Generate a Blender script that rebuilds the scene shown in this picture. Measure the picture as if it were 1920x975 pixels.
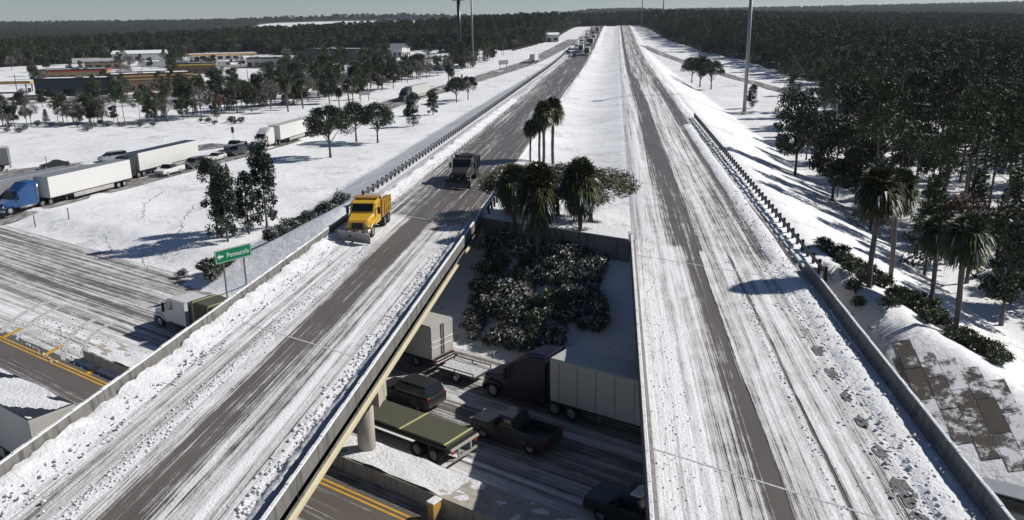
import bpy, math, random
import numpy as np
from mathutils import Matrix, Vector

S = bpy.context.scene
for o in list(bpy.data.objects):
    bpy.data.objects.remove(o)
COL = S.collection

# ------------------------------------------------------------------ camera
cam = bpy.data.cameras.new('camera')
cam.sensor_width = 36.0
cam.lens = 36.0 * 1550.0 / 1920.0
cam.clip_start = 0.5
cam.clip_end = 30000
cam_o = bpy.data.objects.new('camera', cam)
COL.objects.link(cam_o)
RM = Matrix(((0.9926610863, 0.1199964499, -0.0149939899),
             (-0.0187704318, 0.2753764683, 0.9611531988),
             (0.1194639636, -0.9538179348, 0.2756078893)))   # columns: world axes in camera axes
cam_o.matrix_world = Matrix.Translation((0, 0, 17.8)) @ RM.transposed().to_4x4()
S.camera = cam_o

# ------------------------------------------------------------------ sky and sun
SUN_AZ, SUN_EL = math.radians(68), math.radians(37)     # azimuth measured from +Y towards +X
w = bpy.data.worlds.new('World'); S.world = w; w.use_nodes = True
wn = w.node_tree; bg = wn.nodes['Background']
sky = wn.nodes.new('ShaderNodeTexSky'); sky.sky_type = 'NISHITA'; sky.sun_disc = False
sky.sun_elevation = SUN_EL; sky.sun_rotation = SUN_AZ
sky.air_density = 1.0; sky.dust_density = 0.0; sky.ozone_density = 2.0; sky.altitude = 2500
hs = wn.nodes.new('ShaderNodeMix'); hs.data_type = 'RGBA'; hs.blend_type = 'MULTIPLY'; hs.inputs[0].default_value = 1.0
hs.inputs[7].default_value = (.97, .97, 1.02, 1)
wn.links.new(sky.outputs[0], hs.inputs[6]); wn.links.new(hs.outputs[2], bg.inputs[0]); bg.inputs[1].default_value = 0.06
sl = bpy.data.lights.new('sun', 'SUN'); sl.energy = 5.0; sl.angle = math.radians(0.5); sl.color = (1.0, 0.96, 0.90)
so = bpy.data.objects.new('sun', sl); COL.objects.link(so)
sdir = Vector((math.cos(SUN_EL)*math.sin(SUN_AZ), math.cos(SUN_EL)*math.cos(SUN_AZ), math.sin(SUN_EL)))
so.rotation_euler = sdir.to_track_quat('Z', 'Y').to_euler(); so.location = (60, 30, 80)
S.view_settings.view_transform = 'Standard'; S.view_settings.look = 'None'
S.view_settings.exposure = 0.0; S.view_settings.gamma = 1.0; S.view_settings.use_curve_mapping = False
S.render.engine = 'CYCLES'
S.cycles.max_bounces = 4; S.cycles.volume_bounces = 0; S.cycles.diffuse_bounces = 2; S.cycles.glossy_bounces = 2
S.cycles.transmission_bounces = 2; S.cycles.transparent_max_bounces = 4

# ------------------------------------------------------------------ helpers
PI = math.pi
R = math.radians
UX, UY = 0.8746, -0.4848          # along the crossing road
NX, NY = 0.4848, 0.8746           # across it, away from the camera
def sn(s, n): return (s*UX + n*NX, s*UY + n*NY)
rng = np.random.default_rng(11)
random.seed(5)

def sm(v, a, b):
    t = np.clip((v-a)/(b-a), 0, 1); return t*t*(3-2*t)
def road_z(y):
    return 13.0*sm(y, 330, 980) - 10*sm(y, 980, 1900)
NAB = 60.5                        # far abutments, near abutments at -2.5
def terrain(x, y):
    x = np.asarray(x, float); y = np.asarray(y, float)
    n = NX*x + NY*y
    corr = 1 - sm(np.abs(x+5), 60, 220)
    nat = -6.2 - .7*(1-sm(np.abs(n-27), 20.5, 26)) + 5.6*sm(y, 170, 560)*corr
    r = np.hypot(x, y)
    lf = sm(-x, 60, 420)*sm(y, -50, 300)
    hill = (1-lf)*60*sm(r, 600, 4200) + lf*(42*sm(r, 1300, 3700) + 19*np.exp(-((x+700)/480)**2-((y-2480)/280)**2))
    nat = nat + road_z(y)*(1-sm(np.abs(x+5), 150, 700))*(1-sm(y, 980, 1900)) + hill*sm(np.abs(x+5)+np.maximum(0, y-1000), 40, 260)
    dx = np.maximum(np.maximum(-27.0-x, x-16.6), 0)
    top = road_z(y) - .05 - .44*dx
    med = np.where((x > -12.2) & (x < 1.6), -.9*np.sin(np.clip((x+12.2)/13.8, 0, 1)*math.pi)*sm(n, 62, 95), 0)
    drop = 1.75*(1-sm(np.maximum(np.maximum(-25.2-x, x-14.6), 0), 0, 3.5))+.1
    end = np.where((n < 62.0) & (n > -2.7), np.where(n > 30, -drop-np.maximum(60.5-n, 0)*.42, -drop-(n+2.5)*.42), 99)
    emb = np.minimum(top+med, end)
    emb = np.where(y > 1900, -99, emb)
    return np.maximum(nat, emb)
def tz(x, y): return float(terrain(x, y))

def put(o, parent=None):
    COL.objects.link(o)
    if parent is not None: o.parent = parent
    return o
def tag(o, label=None, cat=None, group=None, kind=None):
    if label: o['label'] = label
    if cat: o['category'] = cat
    if group: o['group'] = group
    if kind: o['kind'] = kind
    return o
def empty(name, loc=(0, 0, 0), rz=0.0, label=None, cat=None, group=None):
    o = bpy.data.objects.new(name, None); o.empty_display_size = .3
    o.location = loc; o.rotation_euler = (0, 0, rz); put(o)
    return tag(o, label, cat, group)
def copy_tree(o, parent=None):
    c = o.copy(); COL.objects.link(c); c.parent = parent
    for ch in list(o.children): copy_tree(ch, c)
    return c

class MB:
    def __init__(s): s.v = []; s.f = []; s.m = []
    def poly(s, pts, mi=0):
        b = len(s.v); s.v += [tuple(p) for p in pts]; s.f.append(tuple(range(b, b+len(pts)))); s.m.append(mi); return s
    def box(s, x0, x1, y0, y1, z0, z1, mi=0):
        b = len(s.v)
        s.v += [(x0,y0,z0),(x1,y0,z0),(x1,y1,z0),(x0,y1,z0),(x0,y0,z1),(x1,y0,z1),(x1,y1,z1),(x0,y1,z1)]
        for q in ((0,3,2,1),(4,5,6,7),(0,1,5,4),(1,2,6,5),(2,3,7,6),(3,0,4,7)):
            s.f.append(tuple(b+i for i in q)); s.m.append(mi)
        return s
    def hexa(s, p, mi=0):          # 4 bottom points, 4 top points
        b = len(s.v); s.v += [tuple(q) for q in p]
        for q in ((0,3,2,1),(4,5,6,7),(0,1,5,4),(1,2,6,5),(2,3,7,6),(3,0,4,7)):
            s.f.append(tuple(b+i for i in q)); s.m.append(mi)
        return s
    def tube(s, pts, rad, n=8, mi=0):
        b = len(s.v); pts = [Vector(p) for p in pts]
        for i, p in enumerate(pts):
            d = (pts[min(i+1, len(pts)-1)]-pts[max(i-1, 0)]).normalized()
            a = d.orthogonal().normalized(); c = d.cross(a)
            r = rad[i] if isinstance(rad, (list, tuple)) else rad
            for k in range(n):
                t = 2*PI*k/n; s.v.append(tuple(p + a*(r*math.cos(t)) + c*(r*math.sin(t))))
        for i in range(len(pts)-1):
            for k in range(n):
                k2 = (k+1) % n
                s.f.append((b+i*n+k, b+i*n+k2, b+(i+1)*n+k2, b+(i+1)*n+k)); s.m.append(mi)
        s.f.append(tuple(b+k for k in reversed(range(n)))); s.m.append(mi)
        e = b+(len(pts)-1)*n; s.f.append(tuple(e+k for k in range(n))); s.m.append(mi)
        return s
    def loft(s, secs, c=.07, x0=0.0, mi=0):   # sections (y, half width, z bottom, z top[, top half width])
        b = len(s.v); K = 8
        for q in secs:
            y, hw, zb, zt = q[:4]; th = q[4] if len(q) > 4 else hw-c
            cc = min(c, (zt-zb)*.4)
            s.v += [(x0-hw+cc,y,zb),(x0-hw,y,zb+cc),(x0-hw,y,zt-cc),(x0-th,y,zt),(x0+th,y,zt),(x0+hw,y,zt-cc),(x0+hw,y,zb+cc),(x0+hw-cc,y,zb)]
        for i in range(len(secs)-1):
            for k in range(K):
                k2 = (k+1) % K
                s.f.append((b+i*K+k, b+i*K+k2, b+(i+1)*K+k2, b+(i+1)*K+k)); s.m.append(mi)
        s.f.append(tuple(b+k for k in range(K))); s.m.append(mi)
        e = b+(len(secs)-1)*K; s.f.append(tuple(e+k for k in reversed(range(K)))); s.m.append(mi)
        return s
    def mesh(s, name, mats, smooth=False):
        me = bpy.data.meshes.new(name); me.from_pydata(s.v, [], s.f)
        mats = mats if isinstance(mats, (list, tuple)) else [mats]
        for m in mats: me.materials.append(m)
        if len(mats) > 1: me.polygons.foreach_set('material_index', s.m)
        if smooth: me.polygons.foreach_set('use_smooth', [True]*len(s.f))
        # consistent outward normals
        import bmesh
        bm = bmesh.new(); bm.from_mesh(me); bmesh.ops.recalc_face_normals(bm, faces=bm.faces); bm.to_mesh(me); bm.free()
        me.update(); return me
    def build(s, name, mats, parent=None, smooth=False, loc=None):
        o = bpy.data.objects.new(name, s.mesh(name, mats, smooth))
        if loc: o.location = loc
        return put(o, parent)

def npmesh(name, V, F, mats, midx=None, smooth=False):
    me = bpy.data.meshes.new(name); V = np.asarray(V, np.float32); F = np.asarray(F, np.int32)
    k = F.shape[1]
    me.vertices.add(len(V)); me.vertices.foreach_set('co', V.ravel())
    me.loops.add(F.size); me.loops.foreach_set('vertex_index', F.ravel())
    me.polygons.add(len(F)); me.polygons.foreach_set('loop_start', np.arange(0, F.size, k, dtype=np.int32))
    for m in (mats if isinstance(mats, (list, tuple)) else [mats]): me.materials.append(m)
    if midx is not None: me.polygons.foreach_set('material_index', np.asarray(midx, np.int32))
    if smooth: me.polygons.foreach_set('use_smooth', np.ones(len(F), bool))
    me.update(calc_edges=True); me.validate(); return me
def grid_faces(nr, nc):
    i = np.arange(nr-1)[:, None]*nc + np.arange(nc-1)[None, :]
    return np.stack([i, i+1, i+1+nc, i+nc], -1).reshape(-1, 4)
def sheet(name, X, Y, Z, mat, smooth=True):
    V = np.stack([X, Y, Z], -1).reshape(-1, 3)
    o = bpy.data.objects.new(name, npmesh(name, V, grid_faces(*X.shape), mat, smooth=smooth)); return put(o)

# ------------------------------------------------------------------ materials
class NT:
    def __init__(s, name):
        s.mat = bpy.data.materials.new(name); s.mat.use_nodes = True
        s.t = s.mat.node_tree; s.p = s.t.nodes['Principled BSDF']; s.pos = None
    def node(s, typ, props=None, **ins):
        n = s.t.nodes.new(typ)
        for k, v in (props or {}).items(): setattr(n, k, v)
        for k, v in ins.items(): s.set(n, int(k[1:]) if k[0] == 'i' and k[1:].isdigit() else k, v)
        return n
    def set(s, n, k, v):
        i = n.inputs[k]
        if isinstance(v, bpy.types.NodeSocket): s.t.links.new(v, i)
        elif isinstance(v, (tuple, list)) and len(v) == 3 and i.type == 'RGBA': i.default_value = (*v, 1)
        else: i.default_value = v
    def xyz(s):
        if s.pos is None:
            g = s.node('ShaderNodeNewGeometry'); s.pos = g.outputs['Position']
            q = s.node('ShaderNodeSeparateXYZ', i0=s.pos); s.x, s.y, s.z = q.outputs
        return s.pos
    def math(s, op, a, b=0.0, c=None):
        n = s.node('ShaderNodeMath', {'operation': op}, i0=a, i1=b)
        if c is not None: s.set(n, 2, c)
        return n.outputs[0]
    def sstep(s, v, a, b):
        n = s.node('ShaderNodeMapRange', {'interpolation_type': 'SMOOTHSTEP'}, Value=v)
        n.inputs['From Min'].default_value = a; n.inputs['From Max'].default_value = b
        return n.outputs[0]
    def noise(s, scale, detail=3, vec=None, stretch=None, rough=.55, rot=0.0):
        v = vec if vec is not None else s.xyz()
        if stretch or rot:
            v = s.node('ShaderNodeMapping', Vector=v, Scale=stretch or (1, 1, 1), Rotation=(0, 0, rot)).outputs[0]
        return s.node('ShaderNodeTexNoise', Vector=v, Scale=scale, Detail=detail, Roughness=rough).outputs['Fac']
    def mix(s, f, a, b):
        n = s.node('ShaderNodeMix', {'data_type': 'RGBA'}); s.set(n, 0, f); s.set(n, 6, a); s.set(n, 7, b); return n.outputs[2]
    def ramp(s, v, stops):
        n = s.node('ShaderNodeValToRGB', i0=v); e = n.color_ramp.elements
        while len(e) > 1: e.remove(e[-1])
        e[0].position = stops[0][0]; e[0].color = (*[stops[0][1]]*3, 1)
        for p, c in stops[1:]:
            q = e.new(p); q.color = (*[c]*3, 1)
        return n.outputs[0]
    def bump(s, h, strength=.5, dist=.1, nrm=None):
        b = s.node('ShaderNodeBump', Height=h, Strength=strength, Distance=dist)
        if nrm is not None: s.set(b, 'Normal', nrm)
        return b.outputs[0]
    def out(s, col=None, rough=None, normal=None, **kw):
        if col is not None: s.set(s.p, 'Base Color', col)
        if rough is not None: s.set(s.p, 'Roughness', rough)
        if normal is not None: s.set(s.p, 'Normal', normal)
        for k, v in kw.items(): s.set(s.p, k.replace('_', ' '), v)
        return s.mat
def plain(name, col, rough=.6, metal=0.0, vary=.25, scale=3.0, spec=None):
    t = NT(name); f = t.noise(scale, 4)
    f = t.math('MULTIPLY_ADD', f, 2*vary, 1-vary)
    c = t.node('ShaderNodeMix', {'data_type': 'RGBA', 'blend_type': 'MULTIPLY'}); t.set(c, 0, 1.0); t.set(c, 6, tuple(col)); t.set(c, 7, f)
    t.out(c.outputs[2], rough); t.p.inputs['Metallic'].default_value = metal
    if spec is not None: t.p.inputs['Specular IOR Level'].default_value = spec
    return t.mat
def paint(name, col, rough=.35, dirt=.55, top=1.5, metal=0.0):
    """vehicle paint with road salt climbing up the lower panels"""
    t = NT(name); tc = t.node('ShaderNodeTexCoord').outputs['Object']; z = t.node('ShaderNodeSeparateXYZ', i0=tc).outputs[2]
    n1 = t.noise(1.3, 5, vec=tc, rough=.65); n2 = t.noise(6, 3, vec=tc, stretch=(1, 1, .2))
    f = t.math('ADD', t.math('MULTIPLY_ADD', z, -1/top, .75), t.math('ADD', t.math('MULTIPLY_ADD', n1, 1.2, -.6), t.math('MULTIPLY_ADD', n2, .5, -.25)))
    f = t.math('MULTIPLY', t.sstep(f, .0, .8), dirt); f = t.math('ADD', f, t.math('MULTIPLY', t.sstep(n1, .5, .75), .12))
    c2 = t.mix(n1, tuple(c*.82 for c in col), tuple(c*1.05 for c in col))
    t.out(t.mix(f, c2, (.20, .185, .165)), t.math('MULTIPLY_ADD', f, .5, rough)); t.p.inputs['Metallic'].default_value = metal
    return t.mat
SNOW = (.82, .825, .84)
def snow_mat():
    t = NT('snow'); t.xyz()
    big = t.noise(.05, 4); mid = t.noise(.7, 5); fine = t.noise(5.0, 4)
    col = t.mix(t.sstep(big, .35, .7), (.74, .745, .76), SNOW)
    # stubble and dirt poking through
    grit = t.sstep(t.math('MULTIPLY', t.noise(2.3, 5, rough=.75), t.noise(.13, 4, rough=.65)), .285, .37)
    col = t.mix(t.math('MULTIPLY', grit, .55), col, (.22, .20, .15))
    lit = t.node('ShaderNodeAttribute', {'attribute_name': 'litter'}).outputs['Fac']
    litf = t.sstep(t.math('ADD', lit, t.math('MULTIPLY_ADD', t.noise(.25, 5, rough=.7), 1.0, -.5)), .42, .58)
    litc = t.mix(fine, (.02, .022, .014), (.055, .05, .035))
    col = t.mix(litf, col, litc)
    h = t.math('ADD', t.math('MULTIPLY', mid, .7), t.math('MULTIPLY', fine, .25))
    h = t.math('ADD', h, t.math('MULTIPLY', t.noise(.16, 4), 2.2))
    return t.out(col, .8, t.bump(h, .7, .25))
def plain_snow(name='loose_snow', k=1.0):
    t = NT(name); t.xyz()
    h = t.noise(4.5, 5, rough=.65)
    col = t.mix(t.noise(1.7, 4), tuple(k*c*.86 for c in SNOW), tuple(k*c for c in SNOW))
    return t.out(col, .85, t.bump(h, .8, .15))

def road_mat(name, axis, lo, hi, ramps, switch, joint_mode, wobk=1.0, asph=((.085,.073,.065),(.17,.15,.135)), streak=.85, clump=.44):
    """snow over asphalt: coverage across the road from ramps (before/after the switch), pulled into streaks along it"""
    t = NT(name); t.xyz()
    if axis == 'y': across, along, st, rot = t.x, t.y, (1, .03, 1), 0.0
    else:
        across = t.math('ADD', t.math('MULTIPLY', t.x, NX), t.math('MULTIPLY', t.y, NY))
        along = t.math('SUBTRACT', t.math('MULTIPLY', t.x, UX), t.math('MULTIPLY', t.y, .4848))
        st = None; rot = 0.0
    cv = t.node('ShaderNodeCombineXYZ', i0=across, i1=along).outputs[0]
    wob = t.noise(.16, 3, vec=cv, stretch=(1, .35, 1)); wob2 = t.noise(1.3, 4, vec=cv, stretch=(1, .14, 1))
    xa = t.math('ADD', across, t.math('ADD', t.math('MULTIPLY_ADD', wob, 1.1*wobk, -.55*wobk), t.math('MULTIPLY_ADD', wob2, .5*wobk, -.25*wobk)))
    u = t.math('DIVIDE', t.math('SUBTRACT', xa, lo), hi-lo)
    cov = t.ramp(u, ramps[0])
    if len(ramps) > 1:
        nn = t.math('ADD', t.math('MULTIPLY', t.x, NX), t.math('MULTIPLY', t.y, NY))
        nn = t.math('ADD', nn, t.math('MULTIPLY_ADD', t.noise(.5, 4), 3.0, -1.5))
        f = t.sstep(nn, switch-1.0, switch+1.0)
        cov = t.mix(f, cov, t.ramp(u, ramps[1]))
        if len(ramps) > 2:
            f2 = t.sstep(t.y, 190.0, 330.0); cov = t.mix(f2, cov, t.ramp(u, ramps[2]))
    s1 = t.noise(2.0, 4, vec=cv, stretch=(1, .010, 1), rough=.6)
    s2 = t.noise(6.0, 3, vec=cv, stretch=(1, .014, 1), rough=.6)
    s3 = t.noise(1.1, 6, vec=cv, stretch=(1, .45, 1), rough=.72)
    nz = t.math('ADD', t.math('MULTIPLY_ADD', s1, 2*streak, -streak), t.math('MULTIPLY_ADD', s3, 2*clump, -clump))
    s4 = t.noise(.55, 4, vec=cv, stretch=(1, .08, 1), rough=.6)
    nz = t.math('ADD', nz, t.math('ADD', t.math('MULTIPLY_ADD', s2, streak*1.2, -streak*.6), t.math('MULTIPLY_ADD', s4, .5, -.25)))
    a = t.math('ADD', cov, nz)
    f = t.sstep(a, .27, .72)
    ac = t.mix(t.noise(.9, 4, vec=cv, stretch=(1, .12, 1)), asph[0], asph[1])
    slush = t.mix(s1, (.40, .385, .37), (.64, .635, .63))
    sc = t.mix(t.sstep(a, .66, 1.08), slush, SNOW)
    col = t.mix(f, ac, sc)
    pit = t.noise(6.5, 3, rough=.6)
    h = t.math('ADD', t.math('MULTIPLY', f, .5), t.math('MULTIPLY', t.math('ADD', s1, t.math('MULTIPLY', pit, .8)), f))
    rough = t.math('MULTIPLY_ADD', f, .42, .46)
    return t.out(col, rough, t.bump(h, .75, .09), Specular_IOR_Level=.3)

M = {}
M['snow'] = snow_mat(); M['loose'] = plain_snow(); M['dirty'] = plain_snow('dirty_snow', .72)
# across the left carriageway, x -24.5 (0) .. -12.6 (1)
M['road_l'] = road_mat('slushy_asphalt', 'y', -24.9, -12.2,
    [[(0,.98),(.16,.97),(.20,.82),(.31,.78),(.345,.95),(.40,.88),(.44,.62),(.475,.24),(.575,.18),(.62,.50),(.68,.62),(.74,.80),(.87,.86),(.93,.92),(1,.97)],
     [(0,.95),(.10,.9),(.18,.50),(.30,.38),(.42,.30),(.52,.20),(.62,.34),(.72,.22),(.88,.24),(.93,.50),(1,.95)],
     [(0,.95),(.06,.8),(.12,.4),(.35,.22),(.5,.30),(.62,.20),(.9,.22),(.95,.5),(1,.9)]], 57.0, 0, wobk=.6)
# across the right carriageway, x 1.5 (0) .. 14.8 (1)
M['road_r'] = road_mat('rutted_snow_road', 'y', 1.5, 14.8,
    [[(0,.97),(.22,.93),(.26,.80),(.32,.62),(.34,.16),(.39,.14),(.41,.76),(.50,.84),(.555,.86),(.572,.42),(.59,.86),(.70,.82),(.74,.68),(.80,.84),(.83,.88),(1,.97)],
     [(0,.97),(.18,.94),(.22,.60),(.28,.24),(.31,.16),(.42,.18),(.45,.76),(.60,.80),(.66,.62),(.72,.76),(.77,.20),(.87,.18),(.92,.66),(1,.92)],
     [(0,.97),(.19,.93),(.235,.12),(.31,.12),(.35,.60),(.50,.62),(.58,.42),(.66,.64),(.75,.42),(.90,.50),(.95,.7),(1,.92)]], 60.5, 0, streak=.78, clump=.46, wobk=.45)
M['road_x'] = road_mat('crossing_road_slush', 'n', 6.0, 47.0,
    [[(0,.85),(.06,.60),(.16,.42),(.24,.54),(.32,.38),(.40,.50),(.45,.38),(.50,.05),(.525,.05),(.54,.72),(.62,.86),(.655,.76),(.68,.60),(.76,.46),(.84,.60),(.92,.52),(.97,.6),(1,.9)]], 0, 0, streak=.75, clump=.42)
M['ramp'] = road_mat('ramp_slush', 'y', -500, 500, [[(0,.42),(1,.42)]], 0, 0, streak=.4, clump=.6)
def stained_concrete(name, a, b, stain=.5):
    t = NT(name); t.xyz()
    f = t.noise(1.2, 5, rough=.65)
    st = t.noise(2.4, 4, stretch=(1, 1, .12), rough=.6)
    col = t.mix(f, a, b)
    col = t.mix(t.math('MULTIPLY', t.sstep(st, .46, .66), stain), col, (.07, .066, .058))
    return t.out(col, .85, t.bump(f, .3, .03))
M['conc'] = stained_concrete('weathered_concrete', (.13,.126,.118), (.22,.212,.196), .8)
M['conc_l'] = stained_concrete('pier_concrete', (.36,.33,.28), (.46,.43,.37), .35)
M['girder'] = plain('cream_girder_paint', (.56,.50,.36), .55, vary=.10, scale=.6)
M['deckdark'] = plain('deck_underside', (.16,.15,.14), .9)
M['galv'] = plain('galvanised_steel', (.22,.225,.23), .5, .4, vary=.3, scale=2)
M['rail'] = plain('weathered_guardrail', (.11,.11,.115), .55, .3, vary=.35, scale=1.5)
M['wood'] = plain('dark_timber_post', (.035,.03,.026), .85, vary=.4)
M['black'] = plain('black_rubber', (.012,.012,.013), .75, vary=.2)
M['frame'] = plain('black_chassis', (.018,.018,.02), .6, vary=.3)
M['glass'] = plain('dark_glass', (.008,.010,.013), .08, vary=.0, spec=.6)
M['rim'] = plain('steel_rim', (.45,.45,.46), .35, .7, vary=.2)
M['chrome'] = plain('chrome', (.6,.6,.62), .2, .9, vary=.1)
M['lamp'] = plain('headlamp', (.7,.7,.68), .15, vary=.1)
M['red'] = plain('red_lens', (.35,.015,.012), .3, vary=.1)
M['yellowline'] = plain('yellow_road_paint', (.55,.30,.035), .7, vary=.35, scale=1.5)
M['white'] = paint('white_paint', (.64,.64,.62), .35, .7)
M['offwhite'] = paint('dirty_white_paint', (.50,.49,.46), .45, .75, 2.0)
M['grey'] = plain('grey_paint', (.22,.225,.235), .4, vary=.1)
M['silver'] = paint('silver_paint', (.40,.41,.42), .3, .6, 1.2, .3)
M['darkgrey'] = paint('charcoal_paint', (.028,.030,.034), .3, .35, 1.2)
M['green'] = plain('sign_green', (.006,.19,.085), .45, vary=.06)
M['yellow'] = paint('road_crew_yellow', (.62,.36,.03), .4, .7, 1.8)
M['orange'] = paint('bed_orange', (.38,.20,.035), .55, .8, 3.0)
M['blue'] = paint('bright_blue_paint', (.010,.065,.20), .3, .35, 1.2)
M['navy'] = paint('navy_paint', (.013,.012,.032), .35, .3, 1.2)
M['olive'] = plain('olive_tarp', (.075,.075,.05), .75, vary=.25)
M['brass'] = plain('yellowish_strap', (.50,.50,.22), .5, vary=.1)
M['bark'] = plain('pine_bark', (.13,.10,.08), .9, vary=.4, scale=4)
M['greybark'] = plain('grey_bark', (.10,.092,.085), .9, vary=.4, scale=4)
def leafmat(name, a, b, rough=.6, trans=.0):
    t = NT(name); oi = t.node('ShaderNodeObjectInfo')
    g = t.node('ShaderNodeNewGeometry')
    col = t.mix(g.outputs['Random Per Island'], a, b)
    hs = t.node('ShaderNodeHueSaturation', Color=col)
    t.set(hs, 'Value', t.math('MULTIPLY_ADD', oi.outputs['Random'], .5, .72))
    t.set(hs, 'Hue', t.math('MULTIPLY_ADD', oi.outputs['Random'], .03, .485))
    return t.out(hs.outputs[0], rough, Specular_IOR_Level=.18)
M['pine'] = leafmat('pine_needles', (.022,.038,.018), (.078,.104,.044))
M['oak'] = leafmat('oak_leaves', (.022,.034,.018), (.07,.085,.045))
M['magnolia'] = leafmat('glossy_leaves', (.014,.026,.016), (.05,.066,.036), .35)
M['palm'] = leafmat('palm_fronds', (.028,.040,.018), (.105,.115,.05), .45)
M['shrub'] = leafmat('shrub_leaves', (.02,.032,.018), (.075,.085,.04), .4)
M['twig'] = leafmat('bare_twigs', (.055,.045,.04), (.15,.13,.115), .9)
M['rust'] = leafmat('rusty_leaves', (.07,.035,.022), (.13,.075,.045), .8)
M['frost'] = plain('snow_on_leaves', (.62,.63,.66), .8, vary=.2, scale=6)
M['dead'] = leafmat('dead_fronds', (.09,.065,.04), (.16,.12,.075), .8)
M['olivelf'] = leafmat('olive_leaves', (.05,.055,.025), (.15,.15,.075), .6)

# ------------------------------------------------------------------ ground
def axis_lines(c, fine, step, reach, growth):
    a = list(np.arange(c-fine, c+fine+step, step)); d = step
    hi = a[-1]; lo = a[0]
    while hi < reach or lo > -reach:
        d *= growth; hi += d; lo -= d; a.append(hi); a.insert(0, lo)
    return np.array(a)
xs = axis_lines(-8, 44, .8, 9000, 1.045)
ys = list(np.arange(-60, 8, 4.0)) + list(np.arange(8, 130, .8)); d = .8
while ys[-1] < 9500: d *= 1.035; ys.append(ys[-1]+d)
ys = np.array(ys)
def wood_mask(x, y):
    """1 where the closed wood stands"""
    edge_r = np.interp(y, [-100, 150, 260, 300, 431, 478, 615, 850, 1000], [66, 66, 72, 72, 62, 50, 36, 30, 26])
    right = (x > edge_r) & (y > 60)
    edge_l = np.interp(y, [400, 480, 620, 850, 1000], [-70, -66, -46, -44, -42])
    left = (x < edge_l) & (y > np.interp(x, [-2000, -620, -420, -300, -120, -40], [300, 360, 470, 610, 560, 500]))
    end = (y > 1000)
    m = right | left | end
    field = (np.abs(x+640+(y-2130)*.35) < 290) & (y > 1960-.25*(x+640)*0) & (y < 2400)
    field |= (np.abs(x+640) < 90) & (y > 2920) & (y < 3100)
    field |= (np.abs(x+770) < 60) & (y > 1430) & (y < 1560)
    field |= (np.abs(x+575) < 45) & (y > 860) & (y < 960)
    return m & ~field
Xg, Yg = np.meshgrid(xs, ys)
Zg = terrain(Xg, Yg)
Zg = Zg + .10*np.sin(Xg*.31+1.7*np.sin(Yg*.11))*np.sin(Yg*.23+Xg*.07)*((Xg < -29) | (Xg > 24))*(Yg < 500)*(NX*Xg+NY*Yg > 52)
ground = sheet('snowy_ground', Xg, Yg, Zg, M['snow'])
tag(ground, 'snow covered ground on both sides of the highway', kind='structure')
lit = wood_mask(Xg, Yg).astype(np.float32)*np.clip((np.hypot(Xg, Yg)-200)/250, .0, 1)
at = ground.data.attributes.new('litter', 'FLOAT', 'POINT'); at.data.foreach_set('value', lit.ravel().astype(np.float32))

def strip(name, path, w0, w1, mat, off=.05, nc=9, step=3.0):
    """a road draped on the ground: left edge at offset w0, right edge at w1 from the path"""
    P = np.array(path, float); seg = np.hypot(*np.diff(P, axis=0).T); L = np.concatenate([[0], np.cumsum(seg)])
    t = np.arange(0, L[-1], step); px = np.interp(t, L, P[:, 0]); py = np.interp(t, L, P[:, 1])
    k = np.ones(9)/9
    px2 = np.convolve(np.pad(px, 4, 'edge'), k, 'valid'); py2 = np.convolve(np.pad(py, 4, 'edge'), k, 'valid')
    dx = np.gradient(px2); dy = np.gradient(py2); l = np.hypot(dx, dy); nx, ny = dy/l, -dx/l
    W = np.linspace(w0, w1, nc)
    X = px2[:, None]+nx[:, None]*W; Y = py2[:, None]+ny[:, None]*W
    o = sheet(name, X, Y, terrain(X, Y)+off, mat); return o
def carriage(name, xl, xr, mat):
    W = np.concatenate([[xl], np.linspace(xl+.35, xr-.35, 9), [xr]])
    y0 = (NAB+.3-NX*W)/NY
    far = np.concatenate([np.linspace(0, 1, 200)**1.6])
    X = np.repeat(W[None], 200, 0); Y = y0[None]+(1500-y0[None])*far[:, None]
    Z = road_z(Y)+0.0
    Z[:, 0] -= .3; Z[:, -1] -= .3
    return tag(sheet(name, X, Y, Z, mat), kind='structure')
carriage('road', -26.2, -12.0, M['road_l'])
carriage('road', 1.4, 15.9, M['road_r'])
# the crossing road below
s_ = np.linspace(-230, 140, 140); n_ = np.linspace(6.5, 46.6, 20)
Sg, Ng = np.meshgrid(s_, n_)
tag(sheet('crossing_road', Sg*UX+Ng*NX, Sg*UY+Ng*NY, np.full(Sg.shape, -6.85), M['road_x']), kind='structure')
for nm, n0 in (('yellow_line', 26.75), ('yellow_line', 27.1)):
    m = MB()
    for s0 in np.arange(-150, 60, 6.0):
        a, b, c, d4 = sn(s0, n0), sn(s0+6, n0), sn(s0+6, n0+.16), sn(s0, n0+.16)
        m.poly([(*a, -6.842), (*b, -6.842), (*c, -6.842), (*d4, -6.842)])
    tag(m.build(nm, M['yellowline']), kind='structure')
m = MB()
for s0 in (-73, -59.5, -66, -52):
    a, b, c, d4 = sn(s0, 27.3), sn(s0+.55, 27.3), sn(s0-.5, 29.2), sn(s0-1.05, 29.2)
    m.poly([(*a, -6.841), (*b, -6.841), (*c, -6.841), (*d4, -6.841)])
tag(m.build('yellow_cross_marks', M['yellowline']), kind='structure')
M['faded'] = plain('faded_lane_paint', (.34,.31,.24), .7, vary=.5, scale=2.5)
m = MB()
for y0 in np.arange(80, 330, 4.0): m.poly([(-14.05, y0, .006), (-13.93, y0, .006), (-13.93, y0+4, .006), (-14.05, y0+4, .006)])
for y0 in np.arange(80, 330, 12.2): m.poly([(-17.85, y0, .006), (-17.73, y0, .006), (-17.73, y0+3, .006), (-17.85, y0+3, .006)])
for y0 in np.arange(86, 330, 4.0): m.poly([(-22.1, y0, .006), (-21.98, y0, .006), (-21.98, y0+4, .006), (-22.1, y0+4, .006)])
tag(m.build('lane_lines', M['faded']), kind='structure')
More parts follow.
